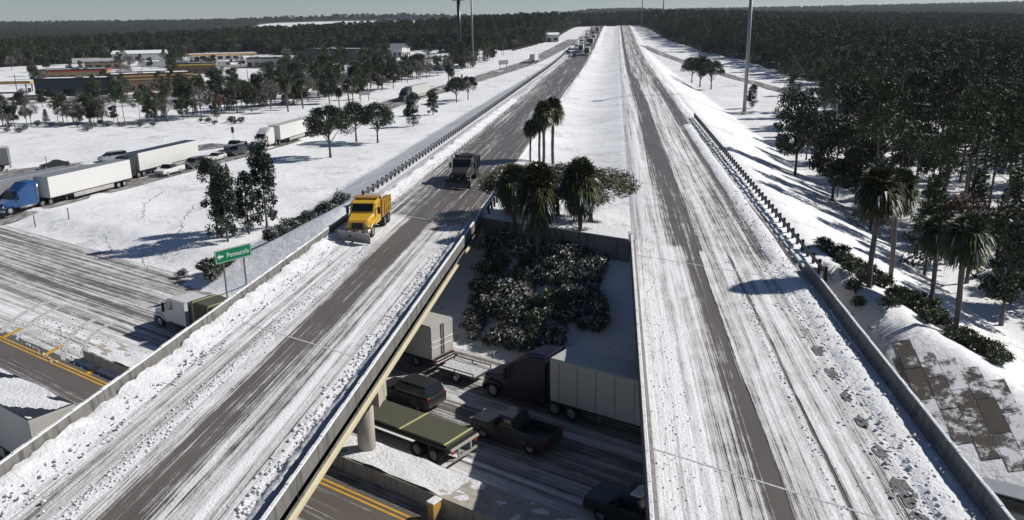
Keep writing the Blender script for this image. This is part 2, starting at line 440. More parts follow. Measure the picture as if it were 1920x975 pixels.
# ramps
RAMP = [(-86, 70), (-80.4, 97.5), (-77, 109.7), (-75.2, 120), (-72.4, 140), (-68, 170), (-66.2, 201), (-63.5, 254), (-57.3, 296), (-53, 330), (-47, 367), (-38, 424), (-31, 520), (-26, 640)]
tag(strip('exit_ramp', RAMP, -9.5, 0.4, M['ramp'], .07), kind='structure')
tag(strip('turn_lane', [(-84, 172), (-90, 155), (-100, 139), (-122, 122), (-150, 110)], -6, 1.5, M['ramp'], .05), kind='structure')
tag(strip('entry_ramp', [(60, 250), (57.9, 265.5), (52.6, 300), (44, 350), (34.3, 410), (24, 480), (17, 545)], -2.6, 2.6, M['ramp'], .10), kind='structure')
tag(strip('parking_lot', [(-240, 281), (-205, 284), (-165, 292), (-146, 310)], -8, 9, M['ramp'], .09), kind='structure')
tag(strip('parking_lot', [(-300, 500), (-240, 490), (-180, 455), (-140, 440)], -9, 9, M['ramp'], .09), kind='structure')
tag(strip('shop_street', [(-330, 250), (-240, 262), (-190, 268), (-150, 300), (-120, 400), (-110, 520)], -5, 5, M['ramp'], .06), kind='structure')

# ------------------------------------------------------------------ bridges
def yn(x, n): return (n-NX*x)/NY
def skew_box(m, x0, x1, n0, n1, z0, z1, mi=0):
    m.hexa([(x0, yn(x0, n0), z0), (x1, yn(x1, n0), z0), (x1, yn(x1, n1), z0), (x0, yn(x0, n1), z0),
            (x0, yn(x0, n0), z1), (x1, yn(x1, n0), z1), (x1, yn(x1, n1), z1), (x0, yn(x0, n1), z1)], mi); return m
def bridge(xl, xr, mat, label, joints):
    e = empty('highway_bridge', (0, 0, 0), 0, label, 'bridge')
    skew_box(MB(), xl, xr, -2.5, NAB+.25, -.30, -.02).build('deck_slab', M['conc'], e)
    W = np.linspace(xl+.44, xr-.44, 40); v = np.linspace(0, 1, 120)
    X = np.repeat(W[None], 120, 0); Y = yn(X, -2.5)+(yn(X, NAB+.29)-yn(X, -2.5))*v[:, None]
    Z = np.full(X.shape, 0.0)+.004*np.sin(X*3.1+2*np.sin(Y*.17))*np.cos(Y*.4)
    o = sheet('roadway', X, Y, Z, mat); o.parent = e; o['label'] = 'snow and bare tyre tracks on the bridge deck'
    for sx, x0, x1 in ((1, xl, xl+.42), (-1, xr-.42, xr)):
        ya = yn(x0, -2.5); yb = yn(x0, NAB-1.0); k = 9; L = (yb-ya)/k
        for i in range(k):
            a, b = ya+i*L+.015, ya+(i+1)*L-.015
            if b < 12: continue
            m = MB(); xi, xo = (x1, x0) if sx == 1 else (x0, x1)
            # stepped barrier section
            prof = [(xo, -.5), (xo, .72), (xo+sx*.22, .72), (xo+sx*.25, .26), (xi, .08), (xi, -.015)]
            for j in range(len(prof)):
                p, q = prof[j], prof[(j+1) % len(prof)]
                m.poly([(p[0], a, p[1]), (q[0], a, q[1]), (q[0], b, q[1]), (p[0], b, p[1])])
            m.poly([(p[0], a, p[1]) for p in prof]); m.poly([(p[0], b, p[1]) for p in reversed(prof)])
            pp = m.build('parapet_segment', M['conc'], e)
            c = MB(); ys2 = np.arange(a, b, .8)
            for y0 in ys2:
                y1 = min(b, y0+.8); h0 = .02+.05*random.random(); 
                c.hexa([(min(xo, xo+sx*.22)+.02, y0, .718), (max(xo, xo+sx*.22)-.02, y0, .718), (max(xo, xo+sx*.22)-.02, y1, .718), (min(xo, xo+sx*.22)+.02, y1, .718),
                        (min(xo, xo+sx*.22)+.04, y0, .73+h0), (max(xo, xo+sx*.22)-.05, y0, .73+h0), (max(xo, xo+sx*.22)-.05, y1, .73+h0), (min(xo, xo+sx*.22)+.04, y1, .73+h0)])
            c.build('snow_cap', M['loose'], pp)
    for i, gx in enumerate(np.linspace(xl+.75, xr-.75, 5)):
        m = MB(); skew_box(m, gx-.16, gx+.16, -2, NAB-.2, -1.55, -.298); skew_box(m, gx-.3, gx+.3, -2, NAB-.2, -1.64, -1.548)
        m.build('girder', M['girder'], e)
    for n0 in joints:
        m = MB(); skew_box(m, xl+.46, xr-.46, n0, n0+.11, -.01, .010); m.build('expansion_joint', M['dirty'], e)
    # pier
    m = MB(); skew_box(m, xl+.4, xr-.4, 29.3, 30.7, -2.55, -1.645); m.build('pier_cap', M['conc_l'], e)
    for f in (.16, .5, .86):
        gx = xl+(xr-xl)*f; gy = yn(gx, 30)
        MB().tube([(gx, gy, -7.2), (gx, gy, -2.5)], .52, 20).build('pier_column', M['conc_l'], e, smooth=True)
    m = MB(); skew_box(m, xl, xr, NAB-.05, NAB+.9, -4.0, -.305); m.build('abutment', M['conc_l'], e)
    return e
bridge(-24.9, -12.2, M['road_l'], 'left overpass bridge carrying the yellow plough truck towards the camera', (29.4, 57.0))
bridge(1.5, 14.3, M['road_r'], 'right overpass bridge with empty rutted snow lanes and a shaded right parapet', (29.4, 56.6))
# wall closing the gap between the two bridges
gw = empty('abutment_wall', (0, 0, 0), 0, 'dark concrete wall closing the gap between the two bridges behind the palms', 'wall')
m = MB(); skew_box(m, -12.15, 1.45, NAB-.1, NAB+2.9, -3.2, .02); m.build('wall_panel', M['conc'], gw)
m = MB(); skew_box(m, -12.1, 1.4, NAB-.06, NAB+3.3, .021, .10); m.build('snow_cap', M['loose'], gw)
for x0, x1, nm in ((14.32, 14.7, 0), (-25.3, -24.92, 0)):
    m = MB(); m.box(x0, x1, yn(x0, NAB)-3.2, yn(x0, NAB)+4.5, -3.2, .05)
    o = m.build('wing_wall', M['conc_l']); tag(o, 'concrete wing wall at the far end of the %s' % ('right bridge below its parapet' if x0 > 0 else 'left bridge behind the plough truck'), 'wall')

# crash wall round the piers, below
cw = empty('crash_wall', (0, 0, 0), 0, 'low concrete median wall with patchy snow on top, running under both bridges', 'wall')
for i, s0 in enumerate(np.arange(-62, 24, 6.1)):
    m = MB(); s1 = s0+6.08
    P = [sn(s0, 28.5), sn(s1, 28.5), sn(s1, 30.9), sn(s0, 30.9)]
    m.hexa([(*p, -7.0) for p in P]+[(*p, -5.98) for p in P]); seg = m.build('wall_block', M['conc_l'], cw)
    nn = 10; ss = np.linspace(s0, s1, nn); nq = np.linspace(28.6, 30.8, 6); A, B = np.meshgrid(ss, nq)
    H = .05+.10*np.sin(A*1.1+2*B)*np.cos(B*2.3+A*.6)+.03*np.cos(A*3.3)
    if -30 < s0 < 20: H -= .05
    so_ = sheet('snow_cap', A*UX+B*NX, A*UY+B*NY, -5.98+np.maximum(H, -.03), M['loose']); so_.parent = seg
# slabs paving the slope beside the right bridge
sp = empty('slope_paving', (0, 0, 0), 0, 'brown stone slabs with snow in their joints paving the slope right of the bridge', 'paving')
def slab_mat(name, cover):
    t = NT(name); t.xyz(); f = t.noise(.75, 6, rough=.75); oi = t.node('ShaderNodeObjectInfo').outputs['Random']
    a = t.math('ADD', f, t.math('MULTIPLY_ADD', oi, .07, cover-.035))
    col = t.mix(t.noise(5, 4), (.035, .03, .024), (.10, .085, .068)); col = t.mix(t.math('MULTIPLY', oi, .7), col, (.12, .11, .10)); s = t.sstep(a, .44, .58)
    return t.out(t.mix(s, col, SNOW), .85, t.bump(s, .5, .05))
M['slab'] = slab_mat('dark_paving_slab', -.06); M['slab_snowy'] = slab_mat('snowy_paving_slab', .015)
k = 0
for i in range(8):
    for j in range(9):
        x0 = 15.2+i*1.02; x1 = x0+.965; y0 = 36.0+j*2.5+(1.1 if i % 2 else 0)+.2*i; y1 = y0+2.44
        n0 = NX*x0+NY*y0
        if n0 < 47 or NX*x1+NY*y1 > 55.8: continue
        pts = [(x0, y0), (x1, y0), (x1, y1), (x0, y1)]; lift = random.uniform(.03, .05)
        m = MB(); m.hexa([(a, b, tz(a, b)-.1) for a, b in pts]+[(a, b, tz(a, b)+lift) for a, b in pts])
        snowy = random.random() < max(.12, min(.95, (y0-46)*.11+(i-3)*.22))
        m.build('slab', M['slab_snowy'] if snowy else M['slab'], sp)
m = MB(); a, b = (17.2, 54.2), (22.5, 55.6)
m.hexa([(a[0], a[1], tz(*a)-.2), (b[0], b[1], tz(*b)-.2), (b[0], b[1]+.35, tz(*b)-.2), (a[0], a[1]+.35, tz(*a)-.2),
        (a[0], a[1], tz(*a)+.3), (b[0], b[1], tz(*b)+.3), (b[0], b[1]+.35, tz(*b)+.3), (a[0], a[1]+.35, tz(*a)+.3)])
tag(m.build('drain_kerb', M['slab']), 'dark kerb crossing the paved slope below the right bridge palms', 'kerb')

# ------------------------------------------------------------------ ploughed snow
def berm(name, xc, wid, y0, y1, h, mat, label, wall=0):
    ysb = np.arange(y0, y1, .28); W = np.linspace(-1, 1, 9)
    X = xc+W[None]*wid*.5+.05*np.sin(ysb*.37)[:, None]; Y = np.repeat(ysb[:, None], 9, 1)
    prof = np.clip(1-W**2, 0, 1)[None] if not wall else np.clip((1-wall*W)/2*1.15, 0, 1)[None]**1.3*(1-(np.abs(W) > .99)*(wall*W > 0))
    H = prof*h*(.55+.45*np.sin(ysb*.9+np.sin(ysb*2.1))[:, None]*.5+.35*rng.random(X.shape))
    X = X+rng.normal(0, .05, X.shape)*(np.abs(W) < .99)
    o = sheet(name, X, Y, .004+H*1.0+road_z(Y)-.01*(prof == 0), mat, smooth=False); return tag(o, label, kind='stuff')
berm('snow_bank', -23.65, 1.7, 16, 200, .42, M['loose'], 'lumpy bank of ploughed snow along the left parapet', 1)
berm('snow_bank', 12.85, 1.5, 14, 150, .17, M['loose'], 'rough strip of ploughed snow by the right parapet', 0)
berm('snow_bank', -13.1, .8, 20, 76, .26, M['dirty'], 'thin ridge of snow along the inner parapet of the left bridge')
def clods(name, spots, label, mat):
    base = np.array([(1,0,0),(-1,0,0),(0,1,0),(0,-1,0),(0,0,1),(0,0,-.4)], float)
    fa = np.array([(0,2,4),(2,1,4),(1,3,4),(3,0,4),(2,0,5),(1,2,5),(3,1,5),(0,3,5)])
    V = []; F = []
    for i, (x, y, z, s) in enumerate(spots):
        q = base*(s*(.6+.8*rng.random((6, 1)))); V.append(q*np.array([1, 1.2, .75])+np.array([x, y, z])); F.append(fa+6*i)
    o = put(bpy.data.objects.new(name, npmesh(name, np.concatenate(V), np.concatenate(F), mat))); return tag(o, label, kind='stuff')
sp_ = []
for xc, sd, cnt, ya, yb, s0, s1 in ((-20.4, .33, 800, 18, 66, .03, .09), (-13.6, .35, 700, 20, 74, .04, .14), (-23.2, .6, 700, 18, 110, .04, .13), (12.3, .8, 900, 18, 90, .03, .12),
                                    (2.9, .6, 500, 18, 70, .02, .06), (8.9, .12, 260, 18, 75, .03, .08), (-23, .6, 400, 110, 220, .06, .2)):
    for _ in range(cnt):
        y = ya+(yb-ya)*random.random()**1.3; x = random.gauss(xc, sd)
        if not (-24.3 < x < -12.7 or 2.0 < x < 13.8): continue
        sp_.append((x, y, .02+(.12 if xc in (-23.2, 12.3) else 0), random.uniform(s0, s1)))
clods('snow_clods', sp_, 'clods of ploughed snow scattered on the bridge decks', M['loose'])
sp_ = []
for path in (((-68.5, 118), (-66, 108), (-61, 99), (-62, 92), (-57.5, 86), (-57, 82)), ((-58, 116), (-58.5, 108), (-55, 98), (-52.5, 93), (-52.6, 84), (-49, 79)),
             ((-50, 60), (-46, 57), (-42.5, 54.5)), ((-47, 62), (-44, 57), (-41, 55))):
    for a, b in zip(path, path[1:]):
        L = math.hypot(b[0]-a[0], b[1]-a[1])
        for t_ in np.arange(0, L, .42):
            x = a[0]+(b[0]-a[0])*t_/L+random.gauss(0, .12); y = a[1]+(b[1]-a[1])*t_/L+random.gauss(0, .1)
            sp_.append((x, y, max(tz(x, y), -6.85)+.02, random.uniform(.07, .16)))
for _ in range(500):
    x, y = sn(random.uniform(-75, -40), random.gauss(30.5, 1.4)); sp_.append((x, y, -6.84, random.uniform(.04, .14)))
for _ in range(1100):
    x, y = sn(random.uniform(-24, 6), random.gauss(27.75, .3)); sp_.append((x, y, -6.82, random.uniform(.06, .24)))
clods('trodden_snow', sp_, 'trails of footprints and kicked up snow on the ground left of the bridge and along the median wall', M['dirty'])
# bare spots under the drips, right lane
m = MB()
for y in (25.0, 27.6, 30.0, 33.2, 36.0, 38.6, 41.4, 44.5):
    a = random.uniform(.6, .85)*(1.3 if y < 31 else .9); pts = []
    for k in range(14):
        r = a*(.75+.4*random.random()); pts.append((11.5+.42*r*math.cos(k*PI/7), y+1.1*r*math.sin(k*PI/7), .03))
    m.poly(pts)
t = NT('wet_slush'); t.xyz(); f = t.noise(5, 5, rough=.7)
M['slush'] = t.out(t.mix(t.sstep(f, .35, .7), (.07, .066, .062), (.26, .255, .25)), .5, t.bump(f, .6, .05))
tag(m.build('slush_spots', M['slush']), 'row of dark melted spots along the right lane of the right bridge', kind='stuff')

# curved tyre tracks over the snowy median, lower left
m = MB()
for s0, bend, w_ in ((-79, 5, .7), (-76.6, 5.5, .6), (-70.5, 7, .75), (-68.2, 7.5, .55)):
    pr = None
    for k in range(15):
        t_ = k/14; s1 = s0+bend*t_**1.8; n1 = 34.2-6.6*t_; w2 = w_*(1+.15*math.sin(k*2.1))
        a, b = sn(s1-w2/2, n1), sn(s1+w2/2, n1)
        if pr: m.poly([(*pr[0], -6.836), (*pr[1], -6.836), (*b, -6.836), (*a, -6.836)])
        pr = (a, b)
tn = NT('track_slush'); tn.xyz(); fq = tn.noise(2.2, 5, rough=.7)
M['trackslush'] = tn.out(tn.mix(tn.sstep(fq, .35, .65), (.34, .33, .32), (.60, .595, .59)), .8)
tag(m.build('tyre_tracks', M['trackslush']), 'curved tyre tracks across the snowy median at lower left', kind='stuff')

# ------------------------------------------------------------------ guardrails
def guardrail(xp, y0, y1, side, label, n_parts=True, zoff=0.0, xfar=None):
    e = empty('guardrail', (0, 0, 0), 0, label, 'guardrail')
    Y = np.arange(y0, y1, 3.81); prof = [(0, .45), (.08, .50), (.08, .57), (0, .62), (.08, .67), (.08, .74), (0, .79)]
    def px(y): return xp if xfar is None else xp+(xfar-xp)*sm(y, y0, y1)
    for a in range(0, len(Y)-1, 6):
        yy = Y[a:a+7]; m = MB()
        for y_a, y_b in zip(yy, yy[1:]):
            za, zb = float(road_z(y_a)), float(road_z(y_b)); xa, xb = float(px(y_a)), float(px(y_b))
            for p, q in zip(prof, prof[1:]):
                m.poly([(xa+side*p[0], y_a, za+p[1]), (xa+side*q[0], y_a, za+q[1]), (xb+side*q[0], y_b, zb+q[1]), (xb+side*p[0], y_b, zb+p[1])])
        m.build('rail', M['rail'], e)
    pm = MB().box(-.10, .10, -.10, .10, -.5, .86).mesh('post', M['wood'])
    far = MB()
    for y in np.arange(y0+.3, y1-.5, 1.905):
        x = float(px(y))-side*.14; z = float(road_z(y))
        if y < 240:
            o = bpy.data.objects.new('post', pm); o.location = (x, y, z); put(o, e)
        else: far.box(x-.1, x+.1, y-.1, y+.1, z-.5, z+.86)
    if far.v: tag(far.build('far_posts', M['wood'], e), kind='stuff')
    return e
guardrail(-26.35, 84, 520, 1, 'long guardrail on posts along the left edge of the left carriageway', xfar=-27.2)
guardrail(15.0, 58.2, 163, -1, 'guardrail on dark timber posts along the right edge of the right carriageway')
guardrail(-12.0, 77, 92, -1, 'short guardrail piece at the end of the inner left bridge parapet beside palms')
m = MB()
for y0 in np.arange(60, 158, 2.2):
    x = 14.1; m.box(x-.02, x+.5, y0, y0+random.uniform(1.2, 2.0), .0, random.uniform(.12, .28))
tag(m.build('snow_blocks', M['loose']), 'broken line of snow blocks under the right guardrail', kind='stuff')

# ------------------------------------------------------------------ trees and shrubs
def rand_unit(n, g=rng):
    v = g.normal(size=(n, 3)); return v/np.linalg.norm(v, axis=1, keepdims=True)
def leaves(C, size, ratio=.4, up=.0, g=rng):
    """rhombic leaf cards round the points C"""
    n = len(C); d = rand_unit(n, g); d[:, 2] += up; d /= np.linalg.norm(d, axis=1, keepdims=True)
    e = np.cross(d, rand_unit(n, g)); e /= np.linalg.norm(e, axis=1, keepdims=True)
    L = (size*(.6+.8*g.random(n)))[:, None]; W = L*ratio
    V = np.stack([C-d*L*.5, C+e*W*.5, C+d*L*.5, C-e*W*.5], 1).reshape(-1, 3)
    return V, np.arange(4*n).reshape(-1, 4)
def clumps(centers, radii, per, g=rng, flat=.7, inner=.35):
    out = []
    for c, r in zip(centers, radii):
        u = rand_unit(per, g)*(inner+(1-inner)*g.random((per, 1))**.6); out.append(np.array(c)+u*np.array([r, r, r*flat]))
    return np.concatenate(out)
def foliage(name, C, size, mats, frost=.0, ratio=.4, up=0., g=rng):
    V, F = leaves(C, size, ratio, up, g)
    zr = (C[:, 2]-C[:, 2].min())/(np.ptp(C[:, 2])+1e-6); mi = (g.random(len(F)) < frost*(.4+1.2*zr)).astype(int)
    return npmesh(name, V, F, mats, mi)
def trunk_mesh(name, h, r0, r1, mat, limbs=(), bend=.2, n=8):
    m = MB(); k = 6; a = random.uniform(0, 6.28); b = bend
    P = [(b*math.cos(a)*math.sin(1.4*i/k)*i/k, b*math.sin(a)*math.sin(1.4*i/k)*i/k, -.4+(h+.4)*i/k) for i in range(k+1)]
    m.tube(P, [r0*1.25 if i == 0 else r0+(r1-r0)*i/k for i in range(k+1)], n)
    for z, q, r in limbs:
        f = min(1, z/h); base = (P[-1][0]*f, P[-1][1]*f, z)
        mid = tuple((base[i]+q[i])/2+(0, 0, .15)[i] for i in range(3))
        m.tube([base, mid, q], [r, r*.7, r*.3], 5)
    return m.mesh(name, mat, smooth=True)
def tree_kind(name, seed, kind, h):
    g = np.random.default_rng(seed); random.seed(seed)
    limbs = []; cs = []; rs = []
    if kind == 'pine':
        for i in range(26):
            f = i/25; z = h*(.52+.46*f); r = (1-f)**.7*h*.16+.35; a = g.random()*6.28
            r *= .6+.7*g.random(); q = (r*math.cos(a), r*math.sin(a), z+r*.25)
            limbs.append((z-.2, q, .05)); cs.append(q); rs.append(.55+.5*(1-f)+.3*g.random())
        C = clumps(cs, [r*1.25 for r in rs], 85, g, .65, .2); me = foliage('crown', C, .55, [M['pine'], M['frost']], .004, .30, .2, g)
        tm = trunk_mesh('trunk', h, .17, .05, M['bark'], limbs, .5)
    elif kind == 'youngpine':
        for i in range(24):
            f = i/23; z = h*(.16+.82*f); r = (1-f)**.8*h*.20+.15; a = i*2.4
            q = (r*.75*math.cos(a), r*.75*math.sin(a), z); limbs.append((z, q, .03)); cs.append(q); rs.append(.4+r*.45)
        C = clumps(cs, rs, 80, g, .7, .15); me = foliage('crown', C, .46, [M['pine'], M['frost']], .05, .36, .3, g)
        tm = trunk_mesh('trunk', h, .12, .03, M['bark'], limbs, .1)
    elif kind == 'frosted':
        for i in range(52):
            u = rand_unit(1, g)[0]; u[2] = abs(u[2])*1.0-.3
            q = (u[0]*h*.36, u[1]*h*.36, h*.60+u[2]*h*.34); cs.append(q); rs.append(h*.12*(.7+.6*g.random()))
            if i % 3 == 0: limbs.append((h*(.22+.25*g.random()), q, .08))
        C = clumps(cs, rs, 190, g, .85, .25); me = foliage('crown', C, .42, [M['oak'], M['frost']], .09, .22, .3, g)
        tm = trunk_mesh('trunk', h*.7, .2, .06, M['greybark'], limbs, .2)
    elif kind == 'oak':
        for i in range(34):
            u = rand_unit(1, g)[0]; u[2] = abs(u[2])*1.1-.35
            q = (u[0]*h*.33, u[1]*h*.33, h*.62+u[2]*h*.36); cs.append(q); rs.append(h*.11*(.7+.6*g.random()))
            if i % 2 == 0: limbs.append((h*(.22+.25*g.random()), q, .09))
        C = clumps(cs, [r*1.15 for r in rs], 170, g, .8, .25); me = foliage('crown', C, .38, [M['oak'], M['frost']], .025, .5, .1, g)
        tm = trunk_mesh('trunk', h*.8, .22, .06, M['greybark'], limbs, .2)
    elif kind == 'magnolia':
        for i in range(40):
            f = g.random(); z = h*(.12+.84*f); r = h*.15*math.sqrt(max(.04, 1-abs(f-.35)**1.5*1.55)); a = g.random()*6.28; r *= .55+.6*g.random()
            q = (r*math.cos(a), r*math.sin(a), z); cs.append(q); rs.append(.45+.4*g.random())
            if i % 3 == 0: limbs.append((max(.8, z-.8), q, .05))
        C = clumps(cs, [r*1.15 for r in rs], 150, g, .9, .3); me = foliage('crown', C, .30, [M['magnolia'], M['frost']], .03, .5, .0, g)
        tm = trunk_mesh('trunk', h*.95, .15, .03, M['greybark'], limbs, .1)
    elif kind in ('bare', 'rusty'):
        tw = []
        for i in range(26):
            u = rand_unit(1, g)[0]; u[2] = abs(u[2])*1.2-.2
            q = (u[0]*h*.34, u[1]*h*.34, h*.58+u[2]*h*.36); cs.append(q); rs.append(h*.13); limbs.append((h*(.2+.3*g.random()), q, .07))
        C = clumps(cs, rs, 85, g, .9, .1)
        me = foliage('crown', C, .75 if kind == 'bare' else .42, [M['twig' if kind == 'bare' else 'rust'], M['frost']], .10, .07 if kind == 'bare' else .35, .4, g)
        tm = trunk_mesh('trunk', h*.8, .16, .05, M['greybark'], limbs, .3)
    elif kind == 'broadleaf':
        for i in range(44):
            f = g.random(); z = h*(.30+.68*f); r = h*.25*math.sqrt(max(.05, 1-abs(f-.4)**1.5*1.6))*(.5+.6*g.random()); a = g.random()*6.28
            q = (r*math.cos(a), r*math.sin(a), z); cs.append(q); rs.append(.6+.5*g.random())
            if i % 2 == 0: limbs.append((h*(.2+.5*f), q, .06))
        C = clumps(cs, [r*1.2 for r in rs], 125, g, .8, .25); me = foliage('crown', C, .40, [M['oak'], M['frost']], .014, .46, .1, g)
        tm = trunk_mesh('trunk', h*.9, .17, .04, M['greybark'], limbs, .3)
    return dict(name=name, crown=me, trunk=tm, h=h)
def fan_frond(V, F, base, d, plen, flen, g, droop=.25):
    d = d/np.linalg.norm(d); side = np.cross(d, [0, 0, 1.]); side = side/(np.linalg.norm(side)+1e-6); nrm = np.cross(side, d)
    b = len(V); c = base+d*plen
    V += [base-side*.025, base+side*.025, c+side*.018, c-side*.018]; F.append((b, b+1, b+2, b+3))
    for k in range(13):
        a = -1.9+3.8*k/12; q = d*math.cos(a)+side*math.sin(a); L = flen*(.75+.25*math.cos(a*.8))*(.9+.2*g.random())
        p1 = c+q*L*.55; p2 = c+q*L+np.array([0, 0, -droop*L*(.6+.8*g.random())]); wv = np.cross(q, nrm)*.085
        b = len(V); V += [c, p1+wv, p2, p1-wv]; F.append((b, b+1, b+2, b+3))
def palm_kind(name, seed, h, nf=78, flen=1.05, plen=.85, crown_r=.85, low=1.5, skirt=1.05):
    g = np.random.default_rng(seed); random.seed(seed); V = []; F = []; mi = []
    top = np.array([0, 0, h-low])
    for i in range(nf):
        el = -skirt+(skirt+1.45)*(i/nf)**.85; a = i*2.39996+g.random()*.4
        d = np.array([math.cos(a)*math.cos(el), math.sin(a)*math.cos(el), math.sin(el)])
        f0 = len(F); fan_frond(V, F, top+np.array([0, 0, (low-1.0)*(i/nf)]), d, plen*crown_r*(.8+.4*g.random()), flen*crown_r, g, .25+.35*(el < .5))
        mi += [2 if i < 7 else (1 if g.random() < .05 else 0) for _ in range(len(F)-f0)]
    cm = npmesh('crown', np.array(V), np.array(F), [M['palm'], M['frost'], M['dead']], mi)
    m = MB(); k = 9
    m.tube([(0.06*math.sin(i*.7), .05*math.cos(i*.5), -.5+(h-.9)*i/k) for i in range(k+1)], [.24]+[.175+.02*(i % 2) for i in range(k-2)]+[.25, .20], 10)
    return dict(name=name, crown=cm, trunk=m.mesh('trunk', M['greybark'], smooth=True), h=h)
def plant(kd, x, y, h, label, cat, group=None, z=None, rz=None, wide=1.0):
    s = h/kd['h']; e = empty(kd['name'], (x, y, (tz(x, y) if z is None else z)), random.uniform(0, 6.28) if rz is None else rz, label, cat, group)
    e.scale = (s*wide, s*wide, s)
    for part in ('trunk', 'crown'): put(bpy.data.objects.new(part, kd[part]), e)
    return e
PINE = [tree_kind('pine_tree', 100+i, 'pine', 15) for i in range(4)]
YP = [tree_kind('young_pine', 120+i, 'youngpine', 8) for i in range(2)]
OAK = [tree_kind('oak_tree', 140+i, 'oak', 9) for i in range(3)]
MAG = [tree_kind('magnolia_tree', 160+i, 'magnolia', 9) for i in range(2)]
BARE = [tree_kind('bare_tree', 180+i, 'bare', 8) for i in range(2)]
RUST = [tree_kind('rusty_leaved_tree', 190, 'rusty', 7)]
BRD = [tree_kind('broadleaf_tree', 200+i, 'broadleaf', 10) for i in range(2)]
PALM = [palm_kind('palm_tree', 220+i, 7.5) for i in range(3)]
OLV = tree_kind('frosted_tree', 147, 'frosted', 9)
for _m in ('crown',):
    OLV['crown'].materials[0] = M['olivelf']
BIGP = palm_kind('palm_tree', 230, 8.0, 105, 1.15, .85, .90)
NEARP = palm_kind('palm_tree', 231, 8.0, 170, 1.2, .95, 1.0, 2.6, 1.3)
random.seed(77)
# --- the palms in the gap and in the median
plant(NEARP, -9.0, 73.9, 6.9, 'sabal palm at the left end of the dark wall between the bridges', 'palm tree')
plant(NEARP, -6.4, 69.7, 8.6, 'sabal palm rooted lowest on the shrub slope between the bridges', 'palm tree')
plant(NEARP, -2.8, 70.9, 7.8, 'sabal palm with the clear trunk in front of the dark wall, nearest the right bridge', 'palm tree')
plant(OLV, -5.2, 77.6, 5.4, 'broad olive canopy flecked with snow, middle one behind the dark wall', 'tree', wide=1.85)
plant(OLV, -2.0, 75.2, 5.6, 'broad olive canopy flecked with snow, right of the clear palm trunk behind the dark wall', 'tree', wide=1.85)
plant(OLV, -8.6, 77.6, 5.4, 'broad olive canopy flecked with snow, left one behind the dark wall', 'tree', wide=1.85)
plant(PALM[1], -11.1, 110.4, 5.4, 'shortest palm at the left of the median group behind the bridge', 'palm tree')
plant(PALM[2], -10.0, 111.8, 6.6, 'slightly leaning palm second from the left in the median group', 'palm tree')
plant(PALM[0], -9.3, 110.3, 8.2, 'tall palm third from the left in the median group', 'palm tree')
plant(PALM[1], -8.2, 112.0, 8.6, 'tallest palm at the right of the median group behind the bridge', 'palm tree')
# --- right palms
plant(BIGP, 18.4, 59.2, 8.4, 'palm nearest the end of the right parapet, shading the right bridge', 'palm tree')
plant(BIGP, 22.9, 68.7, 8.6, 'palm standing just right of the one nearest the right parapet', 'palm tree')
plant(BIGP, 22.7, 59.1, 7.0, 'leaning palm above the hedge, third from the right guardrail', 'palm tree')
plant(BIGP, 22.9, 55.1, 8.0, 'palm at the near end of the hedge, closest to the paved slope', 'palm tree')
plant(BRD[0], 31.1, 66.5, 9.8, 'dark broadleaf tree with bare lower trunk at the right edge behind the palms', 'tree')
plant(BRD[1], 36.6, 72.0, 9.0, 'dark broadleaf tree cut by the right edge of the picture', 'tree')
# --- left trees
plant(MAG[0], -46.2, 89.7, 9.6, 'leftmost magnolia of the clump above the green direction sign', 'tree', wide=.8)
plant(MAG[1], -44.2, 88.1, 9.4, 'front magnolia of the clump above the green direction sign', 'tree', wide=.75)
plant(MAG[0], -43.3, 91.9, 7.6, 'shorter magnolia hidden in the middle of the clump above the green sign', 'tree')
plant(MAG[1], -42.4, 95.1, 11.0, 'tallest magnolia at the right of the clump above the green sign', 'tree', wide=.75)
for (x, y, h), lb in zip(((-53.3, 150.9, 10.3), (-55.0, 172.8, 8.8), (-49.6, 170.4, 8.8), (-48.1, 253.3, 8.2), (-46.1, 262.5, 7.8)),
        ('nearest round live oak on the snow slope beside the white semi-trailer', 'left one of the two oaks behind the nearest round oak', 'right one of the two oaks behind the nearest round oak', 'near one of the two round oaks left of the highway', 'far one of the two round oaks left of the highway')):
    plant(OAK[int(h*10) % 3], x, y, h, lb, 'tree')
plant(MAG[0], -48.6, 198.6, 8.1, 'dense dark evergreen standing alone left of the guardrail', 'tree', wide=1.25)
plant(MAG[1], -49.0, 223.3, 6.9, 'dense dark evergreen just behind the lone one left of the guardrail', 'tree', wide=1.25)
for (x, y, h), lb in zip(((28.2, 317.4, 9.6), (29.6, 300.9, 11.1), (32.6, 293.0, 10.1)), ('left tree of the trio right of the highway', 'middle tree of the trio right of the highway', 'right tree of the trio right of the highway')):
    plant(OAK[int(x) % 3], x, y, h, lb, 'tree')
plant(MAG[0], 37.6, 236.5, 6.4, 'small dark evergreen at the foot of the tall right lamp mast', 'tree', wide=1.2)
# --- right near stand
for (x, y, h), lb in zip(((26.7, 125.1, 12.2), (28.4, 109.9, 11.6), (33.7, 150.0, 9.2), (36.4, 129.8, 15.0)),
        ('bushy evergreen at the near left corner of the right pine stand', 'bushy evergreen nearest the guardrail in front of the right pine stand', 'evergreen behind the near left corner of the right pine stand', 'tall broad evergreen in the middle of the right pine stand')):
    plant(BRD[int(h) % 2], x, y, h, lb, 'tree')
near = [(31,101.7,17.2),(36.5,107.8,15.3),(45.7,134.7,16.3),(47.3,134.8,15.5),(48.1,128.1,16.7),(51.7,135,14.7),(52,130.4,13.5),(50,122.2,14.5),(45.9,108.3,15.9),(45.7,105.3,15.5),(65.8,151,13.5),(47.6,102.6,15.7),(44.8,177.9,14.5),(50.1,186.3,13.5)]
for x, y, h in near:
    plant(random.choice(PINE), x, y, h, 'tall bare-trunked pine in the open stand right of the highway', 'tree', 'pines of the open stand on the right')
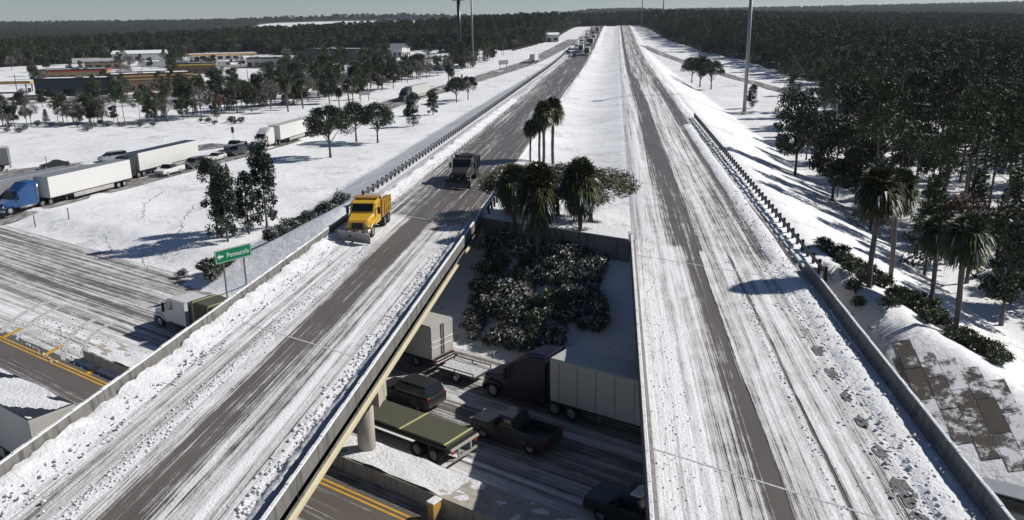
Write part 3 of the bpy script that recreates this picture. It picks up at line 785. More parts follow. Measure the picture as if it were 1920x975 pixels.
cnt = 0; tries = 0; used = [(a, b) for a, b, _ in near]
while cnt < 190 and tries < 12000:
    tries += 1; y = random.uniform(72, 300); x = random.uniform(29+max(0, (y-130))*.13, 34+y*.42)
    if x > 70 and y > 200 and random.random() < .4: continue
    if y > 235 and x < 66: continue
    if min(math.hypot(x-a, y-b) for a, b in used) < 2.3: continue
    used.append((x, y)); cnt += 1
    if random.random() < .08: plant(random.choice(BARE+RUST), x, y, random.uniform(5, 9), 'bare or rusty leaved tree among the pines right of the highway', 'tree', 'bare trees of the open stand on the right')
    elif x > 36 and random.random() < .8 or x > 50: plant(random.choice(PINE), x, y, random.uniform(10.5, 17.5), 'tall bare-trunked pine in the open stand right of the highway', 'tree', 'pines of the open stand on the right')
    else: plant(random.choice(YP+BRD), x, y, random.uniform(5, 9.5), 'low bushy tree in the open stand right of the highway', 'tree', 'low trees of the open stand on the right')
# --- belt of trees between the ramp and the shops
belt = [((-215,175),(-150,205)),((-150,205),(-116,210)),((-118,216),(-98,262)),((-98,262),(-84,320)),((-90,320),(-72,400)),((-72,400),(-62,470)),((-175,255),(-110,300)),((-240,210),(-175,250))]
cnt = 0
for (a, b), num, wd in zip(belt, (50, 36, 42, 34, 28, 22, 34, 26), (10, 7, 9, 10, 9, 9, 18, 14)):
    for _ in range(num):
        hk = .78 if a[0] < -148 and a[1] < 215 or a[0] < -170 else 1.0
        t_ = random.random(); x = a[0]+(b[0]-a[0])*t_+random.gauss(0, wd*.5); y = a[1]+(b[1]-a[1])*t_+random.gauss(0, wd*.35)
        if x > np.interp(y, [170, 242, 335, 495], [-90, -79, -70, -58]): x = float(np.interp(y, [170, 242, 335, 495], [-92, -81, -72, -60]))
        q = random.random()
        if q < .36: plant(random.choice(BRD), x, y, hk*random.uniform(5.5, 10.5), 'dark leafy tree in the belt between ramp and shops', 'tree', 'leafy trees between ramp and shops')
        elif q < .56: plant(random.choice(BARE), x, y, hk*random.uniform(5, 9), 'bare grey tree in the belt between ramp and shops', 'tree', 'bare trees between ramp and shops')
        elif q < .70: plant(RUST[0], x, y, hk*random.uniform(4.5, 7), 'tree with rusty brown leaves in the belt between ramp and shops', 'tree', 'rusty leaved trees between ramp and shops')
        elif q < .88: plant(random.choice(PINE), x, y, hk*random.uniform(9, 13), 'thin pine in the belt between ramp and shops', 'tree', 'pines between ramp and shops')
        else: plant(random.choice(YP), x, y, random.uniform(3, 6), 'young pine in the belt between ramp and shops', 'tree', 'young pines between ramp and shops')
for (x, y, h), lb in zip(((-76.9,237,8.4),(-79.9,237.1,5.9),(-77.9,244,6.8),(-93.2,230.9,9.0),(-91.6,238.5,8.5),(-58.5,300,7),(-62,312,7.5)),
        ('tall palm of the trio beside the back of the roadside sign', 'lowest palm of the trio beside the back of the roadside sign', 'rear palm of the trio beside the back of the roadside sign', 'left one of two palms on the snow behind the white semi-trailer', 'right one of two palms on the snow behind the white semi-trailer', 'near one of the two palms beside the small green car', 'far one of the two palms beside the small green car')):
    plant(random.choice(PALM), x, y, h, lb, 'palm tree')
for _ in range(150):
    y = random.uniform(262, 500); x = random.uniform(float(np.interp(y, [260, 335, 495], [-150, -150, -190])), float(np.interp(y, [242, 335, 495], [-84, -74, -62])))
    if abs(x+110) < 9 and y > 400: continue
    if -196 < x < -135 and y > 478: continue
    q = random.random()
    if q < .5: plant(random.choice(BRD), x, y, random.uniform(6, 10.5), 'dark leafy tree in the belt between ramp and shops', 'tree', 'leafy trees between ramp and shops')
    elif q < .75: plant(random.choice(BARE), x, y, random.uniform(5, 9), 'bare grey tree in the belt between ramp and shops', 'tree', 'bare trees between ramp and shops')
    else: plant(random.choice(PINE), x, y, random.uniform(9, 13), 'thin pine in the belt between ramp and shops', 'tree', 'pines between ramp and shops')
town = [(-203, 300, 19), (-184, 318, 19), (-243, 312, 14), (-252, 520, 24), (-268, 545, 18), (-166, 505, 26), (-330, 560, 21), (-300, 470, 14)]
k = 0
while k < 90:
    y = random.uniform(335, 600); x = random.uniform(-470, -205)
    if any(math.hypot(x-a, y-b) < r_ for a, b, r_ in town): continue
    k += 1; q = random.random()
    if q < .45: plant(random.choice(BRD), x, y, random.uniform(6, 10), 'leafy tree standing among the shop buildings on the left', 'tree', 'leafy trees among the shops')
    elif q < .7: plant(random.choice(BARE+RUST), x, y, random.uniform(5, 9), 'leafless or rusty tree standing among the shop buildings on the left', 'tree', 'bare trees among the shops')
    else: plant(random.choice(PINE), x, y, random.uniform(9, 13), 'pine standing among the shop buildings on the left', 'tree', 'pines among the shops')
# --- shrubs
def shrub_kind(seed, frost, leaf='shrub', n=780, size=.25):
    g = np.random.default_rng(seed); cs = [(g.normal()*.32, g.normal()*.32, .5+.3*g.random()) for _ in range(6)]
    C = clumps(cs, [.5]*6, n//6, g, .8, .2); C[:, 2] = np.maximum(C[:, 2], .05)
    m = MB()
    for c in cs: m.tube([(0, 0, -.2), (c[0]*.5, c[1]*.5, .3), c], [.04, .03, .015], 5)
    return foliage('foliage', C, size, [M[leaf], M['frost']], frost, .26, .5, g), m.mesh('stems', M['greybark'])
SH = [shrub_kind(300+i, .20) for i in range(3)]; SHR = [shrub_kind(310+i, .07, 'palm') for i in range(2)]
def shrub(kd, x, y, s, label, group, z=None):
    e = empty('shrub', (x, y, tz(x, y) if z is None else z), random.uniform(0, 6.28), label, 'shrub', group); e.scale = (s, s, s*.95)
    put(bpy.data.objects.new('foliage', kd[0]), e); put(bpy.data.objects.new('stems', kd[1]), e)
cnt = 0; pts = []; tries = 0
while cnt < 150 and tries < 14000:
    tries += 1
    n0 = random.uniform(48.4, 59.9); x = random.uniform(-11.6, -.6); y = yn(x, n0)
    if n0 < 52 and x > -4: continue
    if abs(x+4.2-(n0-56)*.4) < .6 and n0 > 52 and random.random() < .8: continue
    if pts and min(math.hypot(x-a, y-b) for a, b in pts) < .62: continue
    if math.sin(x*1.1+.6*y)+math.sin(y*.9-x*.7+1.3) > 1.15: continue
    pts.append((x, y)); cnt += 1
    shrub(random.choice(SH+SH+SHR), x, y, random.choice((.65, .85, 1.0, 1.2, 1.5))*random.uniform(.9, 1.1), 'snow-dusted shrub in the mass on the slope between the two bridges', 'shrubs on the slope between the bridges')
for i in range(34):
    t_ = i/33; x = 16.6+7.6*t_+random.gauss(0, .6); y = 67.5-16*t_+random.gauss(0, .6)
    shrub(random.choice(SHR), x+.6, y, random.uniform(.8, 1.15), 'green shrub in the hedge under the palms right of the bridge', 'hedge shrubs right of the bridge')
for i in range(14):
    shrub(random.choice(SHR+SH), -39.6+random.gauss(0, 1.6), 76.5+random.gauss(0, 1.5), random.uniform(.9, 1.4), 'dark bush behind the posts of the green direction sign', 'bushes behind the green sign')
for i in range(26):
    x = random.uniform(16.2, 24); y = random.uniform(53, 63)
    if NX*x+NY*y < 57.5: continue
    shrub(random.choice(SHR), x, y, random.uniform(.7, 1.1), 'low shrub on the slope between the right parapet and the hedge', 'shrubs on the slope right of the bridge')
for i in range(22):
    x = random.uniform(-37.5, -31); y = random.uniform(80, 90); x = -31.5-(88-y)*.55+random.gauss(0, .9)
    shrub(random.choice(SHR+SH), x, y, random.uniform(.8, 1.25), 'dark shrub in the clump below the magnolias by the left bridge', 'shrubs below the magnolias')
for i in range(26):
    x = random.uniform(-160, -95); y = 200+random.gauss(0, 4)+(x+120)*.25
    shrub(random.choice(SH), x, y, random.uniform(.9, 1.7), 'low scrubby bush along the snow field edge below the shops', 'bushes along the snow field')

# --- the closed woods, far off
def wood(name, pts, label, kinds):
    pts = np.asarray(pts); n = len(pts); g = np.random.default_rng(len(pts))
    me = bpy.data.meshes.new(name); me.vertices.add(n)
    Z = terrain(pts[:, 0], pts[:, 1]); me.vertices.foreach_set('co', np.column_stack([pts[:, :2], Z]).astype(np.float32).ravel())
    a = me.attributes.new('rot', 'FLOAT_VECTOR', 'POINT'); rr = np.zeros((n, 3), np.float32); rr[:, 2] = g.random(n)*6.28; a.data.foreach_set('vector', rr.ravel())
    a = me.attributes.new('scl', 'FLOAT_VECTOR', 'POINT'); sc = (.55+.62*g.random(n))[:, None]*np.stack([pts[:, 2], pts[:, 2], np.ones(n)], 1); a.data.foreach_set('vector', sc.astype(np.float32).ravel())
    a = me.attributes.new('pick', 'INT', 'POINT'); a.data.foreach_set('value', g.integers(0, len(kinds), n).astype(np.int32))
    o = put(bpy.data.objects.new(name, me)); tag(o, label, kind='stuff')
    ng = bpy.data.node_groups.new(name, 'GeometryNodeTree')
    ng.interface.new_socket('Geometry', in_out='INPUT', socket_type='NodeSocketGeometry'); ng.interface.new_socket('Geometry', in_out='OUTPUT', socket_type='NodeSocketGeometry')
    N = ng.nodes; L = ng.links; gi = N.new('NodeGroupInput'); go = N.new('NodeGroupOutput')
    iop = N.new('GeometryNodeInstanceOnPoints'); iop.inputs['Pick Instance'].default_value = True
    join = N.new('GeometryNodeJoinGeometry')
    for kd in reversed(kinds):
        j2 = N.new('GeometryNodeJoinGeometry')
        for p in ('trunk', 'crown'):
            src = next(q for q in bpy.data.objects if q.data is kd[p])
            oi = N.new('GeometryNodeObjectInfo'); oi.inputs[0].default_value = src; oi.transform_space = 'ORIGINAL'
            L.new(oi.outputs['Geometry'], j2.inputs[0])
        g2 = N.new('GeometryNodeGeometryToInstance'); L.new(j2.outputs[0], g2.inputs[0]); L.new(g2.outputs[0], join.inputs[0])
    def att(nm, typ):
        q = N.new('GeometryNodeInputNamedAttribute'); q.data_type = typ; q.inputs[0].default_value = nm; return q.outputs[0]
    L.new(gi.outputs[0], iop.inputs['Points']); L.new(join.outputs[0], iop.inputs['Instance'])
    L.new(att('pick', 'INT'), iop.inputs['Instance Index']); L.new(att('rot', 'FLOAT_VECTOR'), iop.inputs['Rotation']); L.new(att('scl', 'FLOAT_VECTOR'), iop.inputs['Scale'])
    L.new(iop.outputs[0], go.inputs[0])
    md = o.modifiers.new('wood', 'NODES'); md.node_group = ng
    return o
def scatter(n_try, ang0, ang1, r0, r1, sp0, grow, seed):
    """jittered polar grid inside the view and a margin around it, spacing grows with distance"""
    g = np.random.default_rng(seed); out = []; r = r0
    while r < r1:
        s = max(sp0, r*grow); na = int((ang1-ang0)*r/s)
        a = ang0+(np.arange(na)+g.random(na))*(ang1-ang0)/max(na, 1); rr = r+s*(g.random(na)-.5)
        x, y = rr*np.sin(a), rr*np.cos(a); k = wood_mask(x, y)
        out.append(np.column_stack([x, y, np.full(na, 1+.0*s)*max(1, min(2.2, s/5.5))])[k]); r += s
    return np.concatenate(out)
P = scatter(0, R(-52), R(46), 60, 5200, 4.6, 1/135, 3)
P = P[(P[:, 1] > 60)]
rt = P[:, 0] > -8
P_r, P_l = P[rt], P[~rt]
nearr = np.hypot(P_r[:, 0], P_r[:, 1]) < 235
wood('pine_wood', P_r[~nearr], 'dark pine wood spreading to the horizon right of the highway', PINE+[BRD[0]])
wood('mixed_wood', P_l, 'mixed wood behind the shops on the left, reaching the horizon', PINE[:2]+BRD+[BARE[0]])
for x, y, w_ in P_r[nearr][:70]:
    plant(random.choice(PINE), float(x), float(y), random.uniform(12.5, 16), 'pine standing in the near edge of the wood at the right margin', 'tree', 'pines at the near edge of the right wood')
print('wood points', len(P_r), len(P_l), int(nearr.sum()))

# ------------------------------------------------------------------ vehicles (local +Y is forward)
WC = {}
def wheel(parent, x, y, r=.34, w=.24, rim=True):
    key = (r, w)
    if key not in WC:
        m = MB(); n = 18
        for i, (xx, rr) in enumerate(((-w/2, r*.62), (-w/2, r*.93), (-w*.36, r), (w*.36, r), (w/2, r*.93), (w/2, r*.62))):
            for k in range(n): m.v.append((xx, rr*math.cos(2*PI*k/n), rr*math.sin(2*PI*k/n)))
        for i in range(5):
            for k in range(n): m.f.append((i*n+k, i*n+(k+1) % n, (i+1)*n+(k+1) % n, (i+1)*n+k)); m.m.append(0)
        t_ = m.mesh('wheel', M['black'], smooth=False)
        q = MB(); q.tube([(-w*.42, 0, 0), (w*.42, 0, 0)], r*.62, 14); q.tube([(-w*.5, 0, 0), (w*.5, 0, 0)], r*.2, 8)
        WC[key] = (t_, q.mesh('rim', M['rim']))
    a, b = WC[key]; o = bpy.data.objects.new('wheel', a); o.location = (x, y, r); put(o, parent)
    if rim: put(bpy.data.objects.new('rim', b), o)
    return o
def head(hx, hy): return math.atan2(-hx, hy)
def vehicle(name, loc, rz, label, cat, group=None): return empty(name, loc, rz, label, cat, group)
def car(kind, paint, loc, rz, label, group=None, roof_snow=False, detail=True, name=None):
    nm = {'sedan': 'parked_car', 'suv': 'sport_utility_vehicle', 'van': 'minivan', 'pickup': 'pickup_truck'}[kind]
    e = vehicle(name or nm, loc, rz, label, {'sedan': 'car', 'suv': 'car', 'van': 'van', 'pickup': 'pickup'}[kind], group)
    P = M[paint]; b = MB(); g = MB(); rf = MB()
    if kind == 'sedan':
        b.loft([(2.36,.68,.40,.62),(2.2,.86,.26,.74),(1.3,.91,.22,.90),(.95,.92,.22,.95),(-1.3,.92,.22,1.0),(-2.1,.88,.26,.99),(-2.38,.76,.42,.86)], .09)
        g.loft([(1.05,.84,.92,.95,.74),(.2,.82,.92,1.40,.60),(-.75,.82,.95,1.42,.60),(-1.75,.83,.97,1.0,.72)], .04); rf.loft([(.25,.60,1.385,1.43),(-.2,.62,1.40,1.46),(-.85,.60,1.395,1.44)], .03); wb, r = 1.42, .33; H = 1.46
    elif kind == 'suv':
        b.loft([(2.40,.74,.48,.85),(2.25,.92,.35,.98),(1.25,.97,.30,1.10),(.95,.98,.30,1.12),(-2.2,.97,.32,1.15),(-2.42,.88,.45,1.10)], .09)
        g.loft([(1.05,.90,1.08,1.12,.80),(.35,.88,1.08,1.72,.70),(-1.9,.88,1.10,1.74,.70),(-2.30,.88,1.12,1.20,.76)], .05); rf.loft([(.4,.70,1.70,1.76),(-.6,.72,1.72,1.80),(-2.0,.70,1.71,1.78)], .03); wb, r = 1.45, .38; H = 1.8
    elif kind == 'van':
        b.loft([(2.55,.74,.42,.80),(2.35,.94,.30,.95),(1.6,.98,.26,1.08),(-2.35,.98,.28,1.12),(-2.55,.90,.40,1.08)], .09)
        g.loft([(1.75,.88,1.05,1.09,.80),(.75,.88,1.05,1.68,.70),(-2.2,.88,1.08,1.70,.70),(-2.5,.88,1.08,1.16,.78)], .05); rf.loft([(.8,.70,1.665,1.73),(-.8,.72,1.69,1.77),(-2.3,.70,1.675,1.74)], .03); wb, r = 1.55, .35; H = 1.77
    else:
        b.loft([(2.9,.80,.55,.98),(2.75,.96,.42,1.10),(1.5,1.0,.40,1.20),(-.55,1.0,.40,1.22)], .08)
        b.box(-1.0, 1.0, -2.85, -.56, .48, .74); b.box(-1.0, -.88, -2.85, -.56, .74, 1.28); b.box(.88, 1.0, -2.85, -.56, .74, 1.28); b.box(-.88, .88, -.68, -.56, .74, 1.30)
        g.loft([(1.35,.92,1.18,1.22,.82),(.65,.90,1.18,1.82,.72),(-.30,.90,1.20,1.84,.72),(-.54,.90,1.20,1.30,.76)], .05); rf.loft([(.7,.72,1.80,1.86),(-.32,.72,1.82,1.88)], .03); wb, r = 1.75, .40; H = 1.88
        tg = MB().box(-.88, .88, -2.87, -2.78, .70, 1.26); tg.build('tailgate', P, e)
    b.build('body', P, e); g.build('windows', M['glass'], e); rfo = rf.build('roof', P, e)
    if roof_snow:
        MB().loft([(.3,.55,H-.02,H+.05),(-.3,.6,H-.02,H+.10),(-.8 if kind != 'pickup' else -.3,.55,H-.02,H+.06)], .04).build('snow_patch', M['loose'], rfo)
    for sx in (-1, 1):
        for yy in (wb, -wb): wheel(e, sx*(.82 if kind != 'pickup' else .88), yy, r, .24, detail)
        L = {'sedan': 2.36, 'suv': 2.40, 'van': 2.55, 'pickup': 2.9}[kind]; z = {'sedan': .6, 'suv': .8, 'van': .75, 'pickup': .92}[kind]
        MB().box(sx*.68-.14, sx*.68+.14, L-.16, L-.02, z-.06, z+.10).build('headlight', M['lamp'], e)
        MB().box(sx*.80-.09, sx*.80+.09, -L-.02, -L+.14, z+.08, z+.34).build('taillight', M['red'], e)
        if detail: MB().box(sx*1.0-.09, sx*1.0+.09, .75, .87, z+.28, z+.44).build('mirror', M['darkgrey'], e)
    MB().box(-.7, .7, {'sedan': 2.30, 'suv': 2.36, 'van': 2.5, 'pickup': 2.84}[kind], {'sedan': 2.42, 'suv': 2.46, 'van': 2.6, 'pickup': 2.98}[kind], .34, .52).build('bumper', M['darkgrey'] if paint != 'darkgrey' else M['frame'], e)
    return e
def tractor(paint, loc, rz, label, group=None, roof='high', trim='chrome', name='semi_tractor', detail=True):
    e = vehicle(name, loc, rz, label, 'truck', group); P = M[paint]
    MB().box(-.45, .45, -4.1, 3.6, .72, .98).build('chassis', M['frame'], e)
    b = MB()
    b.loft([(3.72,.80,.70,1.30),(3.55,.98,.66,1.55),(2.9,1.02,.85,1.70),(1.95,1.12,.85,1.92)], .12)
    for sx in (-1, 1): b.loft([(3.6,.20,.62,1.0),(3.2,.25,1.06,1.28),(2.4,.25,1.08,1.30),(1.95,.22,.72,1.1)], .06, x0=sx*.98)
    top = {'high': [(1.98,1.12,.70,2.0,1.0),(1.35,1.18,.70,2.88,1.02),(.85,1.22,.70,3.18,1.04),(-.25,1.23,.70,3.82,1.08),(-1.55,1.23,.70,3.92,1.10)],
           'mid': [(1.98,1.12,.70,2.0,1.0),(1.35,1.18,.70,2.85,1.02),(.7,1.2,.70,2.95,1.05),(-1.3,1.2,.70,2.95,1.05)]}[roof]
    b.loft(top, .10); b.build('cab', P, e)
    # glass a little proud of the sloping front
    y0, z0, y1, z1 = 1.93, 2.10, 1.42, 2.80; dx, dz = (z1-z0), (y0-y1); l = math.hypot(dx, dz); oy, oz = .03*dx/l, .03*dz/l
    MB().poly([(-.98,y0+oy,z0+oz),(.98,y0+oy,z0+oz),(.94,y1+oy,z1+oz),(-.94,y1+oy,z1+oz)]).build('windshield', M['glass'], e)
    zt = top[-1][3]
    if roof == 'high': MB().loft([(.80,.8,zt-.75,zt-.66),(-.2,.9,zt-.12,zt-.03),(-1.5,.9,zt-.05,zt+.03)], .03).build('roof_fairing', P, e)
    for sx in (-1, 1):
        x = sx*1.215; MB().poly([(x, .45, 2.02), (sx*1.17, 1.50, 2.02), (sx*1.17, 1.28, 2.62), (x, .45, 2.70)]).build('side_window', M['glass'], e)
        MB().box(sx*1.42-.10, sx*1.42+.10, 1.45, 1.60, 1.75, 2.55).box(min(sx*1.1, sx*1.4), max(sx*1.1, sx*1.4), 1.50, 1.54, 2.42, 2.48).build('mirror', M['frame'], e)
        MB().tube([(sx*.95, -1.2, .75), (sx*.95, 1.2, .75)], .30, 12).build('fuel_tank', M[trim], e, smooth=True)
        if detail:
            MB().tube([(sx*1.05, -1.75, .9), (sx*1.05, -1.75, 3.7 if roof == 'high' else 3.1)], .075, 8).build('exhaust_stack', M[trim], e, smooth=True)
        MB().box(sx*.82-.16, sx*.82+.16, 3.56, 3.68, 1.0, 1.22).build('headlight', M['lamp'], e)
        wheel(e, sx*1.0, 2.8, .52, .32)
        for yy in (-2.2, -3.5): wheel(e, sx*.88, yy, .52, .58)
    gr = MB().box(-.5, .5, 3.68, 3.76, .85, 1.38); gr.build('grille', M['frame' if trim != 'chrome' else 'chrome'], e)
    MB().loft([(3.82,1.0,.40,.74),(3.60,1.18,.38,.76)], .06).build('bumper', M[trim] if trim == 'chrome' else P, e)
    MB().tube([(0, -2.85, .95), (0, -2.85, 1.14)], .45, 14).build('fifth_wheel', M['frame'], e)
    return e
def trailer(paint, loc, rz, label, L=16.15, skirt=True, group=None, roofmat=None, ribs=0, snow=False, name='box_trailer', H=4.05):
    e = vehicle(name, loc, rz, label, 'trailer', group); h = L/2
    MB().loft([(h, 1.30, 1.12, H, 1.27), (-h, 1.30, 1.12, H, 1.27)], .04).build('cargo_box', M[paint], e)
    MB().box(-1.24, 1.24, -h+.02, h-.02, H+.002, H+.03).build('roof', M[roofmat or 'offwhite'], e)
    if snow:
        v = np.linspace(-h+.1, h-.1, 40); u = np.linspace(-1.2, 1.2, 8); A, B = np.meshgrid(u, v)
        Z = H+.035+.09*np.sin(B*.9+A*1.8)*np.cos(A*1.3+B*.35)+.02; o = sheet('roof_snow', A, B, np.maximum(Z, H+.015), M['loose']); o.parent = e
    MB().box(-1.31, 1.31, -h, h, 1.02, 1.14).box(-.5, .5, -h+.3, h-1, .86, 1.02).build('floor_frame', M['frame'], e)
    for sx in (-1, 1):
        MB().box(sx*.65-.62, sx*.65+.62, -h-.035, -h-.005, 1.22, H-.12).build('rear_door', M[paint], e)
        MB().tube([(sx*.30, -h-.05, 1.25), (sx*.30, -h-.05, H-.12)], .025, 6).build('lock_bar', M['galv'], e)
        MB().box(sx*.7-.06, sx*.7+.06, h-3.4, h-3.25, .25, 1.05).build('landing_leg', M['galv'], e)
        for yy in (-h+1.6, -h+2.9): wheel(e, sx*.92, yy, .50, .58)
        if skirt: MB().box(sx*1.27-.02, sx*1.27+.02, -h+4.0, h-4.2, .42, 1.02).build('side_skirt', M['offwhite'], e)
        MB().box(sx*1.1-.12, sx*1.1+.12, -h-.06, -h+.02, .95, 1.08).build('taillight', M['red'], e)
    MB().box(-1.1, 1.1, -h-.02, -h+.1, .48, .60).box(-.62, -.54, -h, -h+.08, .6, 1.05).box(.54, .62, -h, -h+.08, .6, 1.05).build('rear_bumper', M['galv'], e)
    MB().box(-1.28, 1.28, h-.0, h+.02, 1.2, H-.1).build('nose_panel', M[paint], e)
    for k in range(ribs):
        y = -h+L*(k+.5)/ribs
        for sx in (-1, 1): MB().box(sx*1.305-.008, sx*1.305+.008, y-.03, y+.03, 1.2, H-.1).build('side_rib', M['grey'], e)
    return e
def decal(parent, side, pts, mat, name='painted_emblem'):
    """flat print on a trailer side: points given as (along, up)"""
    MB().poly([(side*1.318, a, b) for a, b in pts]).build(name, mat, parent)
def text_on(parent, txt, size, loc, rot, mat, name):
    c = bpy.data.curves.new(name, 'FONT'); c.body = txt; c.size = size; c.align_x = 'CENTER'; c.align_y = 'CENTER'; c.extrude = .006
    tmp = bpy.data.objects.new(name, c); COL.objects.link(tmp); dg = bpy.context.evaluated_depsgraph_get()
    me = bpy.data.meshes.new_from_object(tmp.evaluated_get(dg)); bpy.data.objects.remove(tmp); bpy.data.curves.remove(c)
    me.materials.clear(); me.materials.append(mat); o = bpy.data.objects.new(name, me); o.location = loc; o.rotation_euler = rot; return put(o, parent)
def dump_truck(paint, bed, loc, rz, label, dark=False):
    e = vehicle('plow_truck', loc, rz, label, 'truck'); P = M[paint]
    MB().box(-.45, .45, -3.6, 3.4, .75, 1.0).build('chassis', M['frame'], e)
    b = MB(); b.loft([(3.45,.78,.85,1.42),(3.25,.95,.80,1.62),(2.4,1.0,.9,1.78),(1.75,1.12,.9,1.95)], .12)
    for sx in (-1, 1): b.loft([(3.35,.22,.75,1.05),(2.95,.27,1.1,1.32),(2.2,.27,1.12,1.34),(1.8,.24,.85,1.15)], .06, x0=sx*.98)
    b.loft([(1.80,1.10,.80,2.0,.98),(1.30,1.14,.80,2.72,1.0),(.9,1.15,.80,2.86,1.02),(-.15,1.15,.80,2.88,1.02)], .09); b.build('cab', P, e)
    MB().poly([(-.95,1.80,2.08),(.95,1.80,2.08),(.92,1.38,2.68),(-.92,1.38,2.68)]).build('windshield', M['glass'], e)
    bx = MB(); z0, z1 = 1.22, 2.55
    bx.box(-1.2, 1.2, -3.7, -.35, 1.05, 1.22)
    for sx in (-1, 1): bx.hexa([(sx*1.12,-3.7,z0),(sx*1.22,-3.7,z0),(sx*1.22,-.4,z0),(sx*1.12,-.4,z0),(sx*1.16,-3.7,z1),(sx*1.26,-3.7,z1),(sx*1.26,-.4,z1+.1),(sx*1.16,-.4,z1+.1)])
    bx.box(-1.16, 1.16, -.55, -.42, z0, 3.05); bx.box(-1.16, 1.16, -3.74, -3.62, z0, z1-.1); bx.box(-1.1, 1.1, -.44, .55, 2.98, 3.06)
    bx.build('dump_bed', M[bed], e)
    for yy in (-3.2, -2.5, -1.8, -1.1):
        for sx in (-1, 1): MB().box(sx*1.29-.05, sx*1.29+.05, yy-.06, yy+.06, 1.2, 2.55).build('bed_rib', M[paint], e)
    MB().loft([(-.7,.85,2.3,2.62),(-2.0,1.0,2.4,2.95),(-3.4,.85,2.3,2.6)], .25).build('salt_load', M['conc_l'] if not dark else M['frame'], e)
    for sx in (-1, 1):
        MB().poly([(sx*1.16,.25,2.0),(sx*1.14,1.40,2.0),(sx*1.12,1.22,2.6),(sx*1.155,.25,2.62)]).build('side_window', M['glass'], e)
        MB().box(sx*1.42-.12, sx*1.42+.12, 1.35, 1.48, 1.8, 2.4).box(min(sx*1.08, sx*1.4), max(sx*1.08, sx*1.4), 1.40, 1.44, 2.2, 2.25).build('mirror', M['frame'], e)
        MB().box(sx*.80-.15, sx*.80+.15, 3.28, 3.40, 1.02, 1.22).build('headlight', M['lamp'], e)
        wheel(e, sx*.98, 2.6, .52, .32)
        for yy in (-1.6, -2.9): wheel(e, sx*.88, yy, .52, .58)
    MB().box(-.5, .5, 3.42, 3.50, .95, 1.45).build('grille', M['frame'], e)
    MB().box(-.6, .6, .2, .5, 2.89, 3.02).build('light_bar', M['orange'], e)
    MB().loft([(3.62,1.0,.55,.82),(3.42,1.12,.52,.84)], .05).build('bumper', M['chrome'] if not dark else M['frame'], e)
    # the angled blade: a curved mouldboard on a push frame
    a = R(-24); bl = MB(); prof = [(0, .08), (-.10, .20), (-.16, .42), (-.14, .66), (-.04, .86), (.10, .98)]
    def at(u, q, th=0): return (u*math.cos(a)-(q[0]+th)*math.sin(a)*-1*0 + 0, 4.75+u*math.sin(a)+q[0]+th, q[1])
    us = np.linspace(-1.75, 1.75, 9)
    for u0, u1 in zip(us, us[1:]):
        for p, q in zip(prof, prof[1:]):
            bl.poly([at(u0, p), at(u1, p), at(u1, q), at(u0, q)]); bl.poly([at(u0, p, -.05), at(u0, q, -.05), at(u1, q, -.05), at(u1, p, -.05)])
    for u0 in (us[0], us[-1]):
        for p, q in zip(prof, prof[1:]): bl.poly([at(u0, p), at(u0, q), at(u0, q, -.05), at(u0, p, -.05)])
    for p in (prof[0], prof[-1]): bl.poly([at(us[0], p), at(us[-1], p), at(us[-1], p, -.05), at(us[0], p, -.05)])
    pl = bl.build('plow_blade', M['offwhite'] if not dark else M['darkgrey'], e)
    cl = MB()
    for u0 in us[:-1]:
        p = at(u0+.2, prof[3]); cl.box(p[0]-.02, p[0]+.02, p[1]-.16, p[1]-.05, .2, .9)
    cl.build('blade_rib', M['frame'], pl)
    MB().box(-.5, -.38, 3.3, 4.62, .45, .58).box(.38, .5, 3.3, 4.62, .45, .58).box(-.06, .06, 3.4, 4.5, .9, 1.0).build('push_frame', M['frame'], e)
    return e
def rampat(y, off):
    ry = np.array([p[1] for p in RAMP]); rx = np.array([p[0] for p in RAMP])
    x = float(np.interp(y, ry, rx)); x2 = float(np.interp(y-4, ry, rx)); x1 = float(np.interp(y+4, ry, rx))
    hx, hy = x2-x1, -8.0; l = math.hypot(hx, hy); hx /= l; hy /= l
    px = x+off; return (px, y, tz(px, y)+.07), head(hx, hy)
NB = head(-UX, -UY)
def lane(s, n): x, y = sn(s, n); return (x, y, -6.85)

# --- on the highway
pt = dump_truck('yellow', 'orange', (-21.85, 70.6, .02), PI+R(1.0), 'yellow highway dump truck pushing snow with an angled white plough on the left bridge')
text_on(pt, '0 0 7 7 0', .42, (-1.345, -2.15, 1.85), (R(90), 0, R(-90)), M['brass'], 'side_numbers')
dump_truck('frame', 'frame', (-17.3, 94.8, .02), PI, 'dark dump truck following the yellow plough truck', dark=True)
q = [('semi', -14.6, 440), ('suv', -20.5, 428), ('sedan', -22.9, 436), ('semi', -19.0, 470), ('suv', -15.6, 505), ('semi', -22.6, 500), ('sedan', -19, 520), ('semi', -15.5, 548), ('semi', -22, 560), ('pickup', -18.4, 590), ('semi', -15.5, 610), ('semi', -21.5, 650), ('van', -18, 690), ('semi', -15.5, 735), ('semi', -21, 770), ('suv', -25.0, 455)]
paints = ['white', 'darkgrey', 'offwhite', 'darkgrey', 'grey', 'white']
for i, (kd, x, y) in enumerate(q):
    z = float(road_z(y))+.03
    if kd == 'semi':
        tractor(paints[i % 6] if i % 3 else 'darkgrey', (x, y, z), PI, 'semi-tractor standing in the far queue on the left carriageway', 'tractors in the far queue', detail=False)
        trailer(['offwhite', 'white', 'grey'][i % 3], (x, y+10.1, z), PI, 'box trailer standing in the far queue on the left carriageway', group='trailers in the far queue', skirt=False)
    else: car(kd, paints[(i*2+1) % 6], (x, y, z), PI, {'sedan': 'low car', 'suv': 'tall car', 'van': 'van', 'pickup': 'pickup'}[kd]+' standing in the far queue on the left carriageway', 'cars in the far queue', detail=False)
